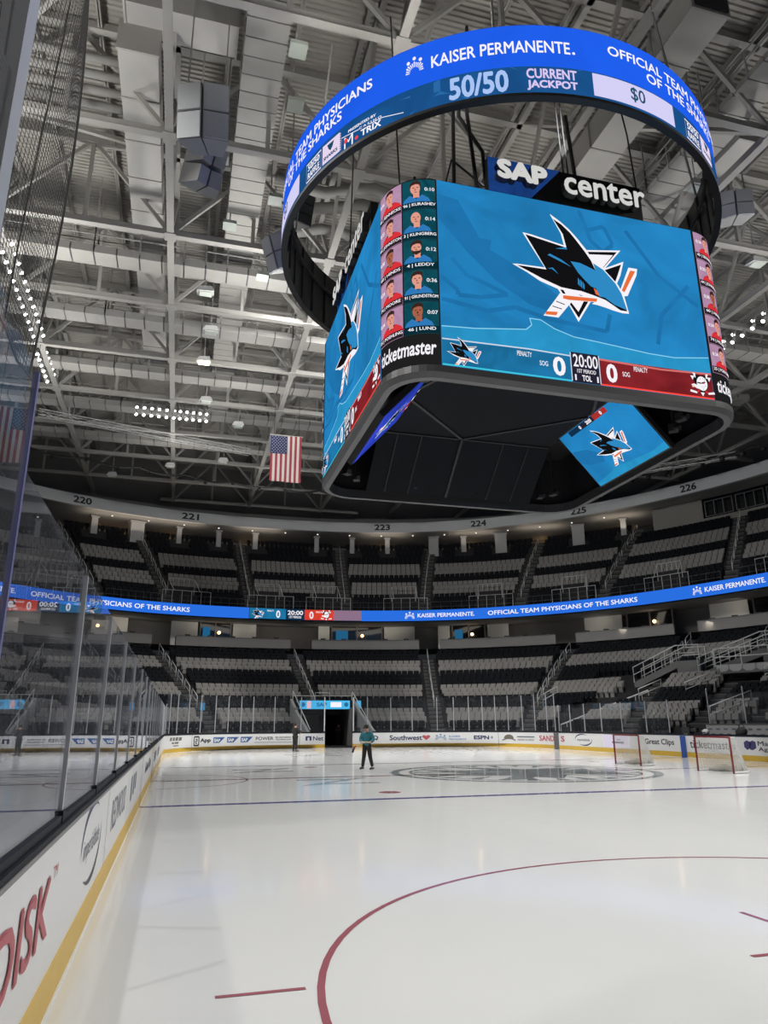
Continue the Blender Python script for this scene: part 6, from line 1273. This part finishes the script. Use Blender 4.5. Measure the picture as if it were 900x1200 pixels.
J2 = dict(pelvis=((0, 0, .98), (.125, .095)), waist=((0, 0, 1.12), (.14, .105)), chest=((0, 0, 1.35), (.165, .115)), neck=((0, -.01, 1.52), .056), jaw=((0, -.03, 1.61), (.062, .072)), crown=((0, -.03, 1.73), (.075, .085)),
  shR=((-.185, 0, 1.44), .064), elR=((-.25, -.03, 1.17), .05), wrR=((-.2, -.24, 1.2), .032), paR=((-.15, -.3, 1.22), .033),
  shL=((.185, 0, 1.44), .064), elL=((.26, -.02, 1.17), .05), wrL=((.17, -.25, 1.25), .032), paL=((.12, -.3, 1.28), .033),
  hipR=((-.09, 0, .92), .092), knR=((-.1, -.02, .52), .064), anR=((-.11, .02, .1), .042), toR=((-.13, -.12, .04), .03),
  hipL=((.09, 0, .92), .092), knL=((.1, -.02, .52), .064), anL=((.12, .02, .1), .042), toL=((.14, -.12, .04), .03))
to_cam = lambda x, y: atan2(CAM.x-x, -(CAM.y-y))           # turn that makes a figure's -y side face the camera
p1 = (-4.89, 3.59, 0); p2 = (-4.66, 23.9, 0)
person('person in teal jacket, black trousers and dark cap walking on the ice with a stick', p1, to_cam(*p1[:2])-.25, J1, (-.35, -.85, -.3), HAIR, TEALJ, BLKC, mat('dark cap', (.02, .02, .022), .8))
person('person in black clothes standing on the ice in front of the far left boards', p2, to_cam(*p2[:2])+2.5, J2, (.2, -1, -.05), HAIR, mat('black jacket', (.012, .012, .013), .85), BLKC)
# things in their hands
def held(name, label, cat, base, rz):
    T = thing(name, label, cat, base); T.rotation_euler = (0, 0, rz); return T
def hb(T, name, mb, m):
    o = mb.build(name, m, T, True); o.data.transform(Matrix.Translation(T.location)); return o
T = held('hockey_stick', 'hockey stick with a red and black blade held low by the person in teal', 'hockey stick', p1, to_cam(*p1[:2])-.25)
mb = MB(); mb.beam((-.44, -.36, .86), (-.1, -.33, 1.0), .032, .04); hb(T, 'shaft', mb, mat('stick shaft', (.45, .42, .34), .5))
mb = MB(); mb.beam((-.5, -.36, .66), (-.42, -.36, .87), .03, .075); hb(T, 'blade', mb, BLACK)
mb = MB(); mb.beam((-.44, -.38, .83), (-.36, -.36, .9), .045, .06); hb(T, 'tape', mb, mat('stick red tape', '#8a1f38', .6))
T = held('clipboard', 'pale folded sheet held in front by the person in teal', 'paper', p1, to_cam(*p1[:2])-.25)
mb = MB(); mb.box((-.02, -.36, 1.055), (.3, .16, .015), 0, .1); hb(T, 'sheet', mb, mat('pale sheet', (.72, .72, .66), .6)); mb = MB(); mb.box((.13, -.36, 1.05), (.12, .17, .02), 0, .1); hb(T, 'cover', mb, mat('sheet yellow', (.7, .6, .25), .6))
T = held('video_camera', 'dark camera held up by the person in black', 'camera', p2, to_cam(*p2[:2])+2.5)
mb = MB(); mb.box((-.02, -.38, 1.3), (.16, .12, .13)); hb(T, 'body', mb, BLACK); mb = MB(); mb.tube([(-.02, -.44, 1.3), (-.02, -.56, 1.3)], .045, 10); hb(T, 'lens', mb, BLACK); mb = MB(); mb.beam((-.02, -.36, 1.24), (-.02, -.36, 1.14), .03, .03); hb(T, 'grip', mb, BLACK)
# someone waiting just inside the tunnel
p3 = (.8, 36.0, .05)
J3 = {k: (tuple(q*.97 for q in v[0]), v[1]) for k, v in J2.items() if len(k) > 2 and k[0] not in 'ft'}
J3.update({k: v for k, v in J2.items() if k in ('toR', 'toL')})
person('person in brown standing in the dark mouth of the ice tunnel', p3, to_cam(*p3[:2]), J3, (0, -1, 0), HAIR, mat('brown coat', '#4a3a35', .85), mat('brown trousers', '#3a302c', .85))
dups = {k: len(v) for k, v in LABELS.items() if len(v) > 1}
print('DUP LABELS', dups)
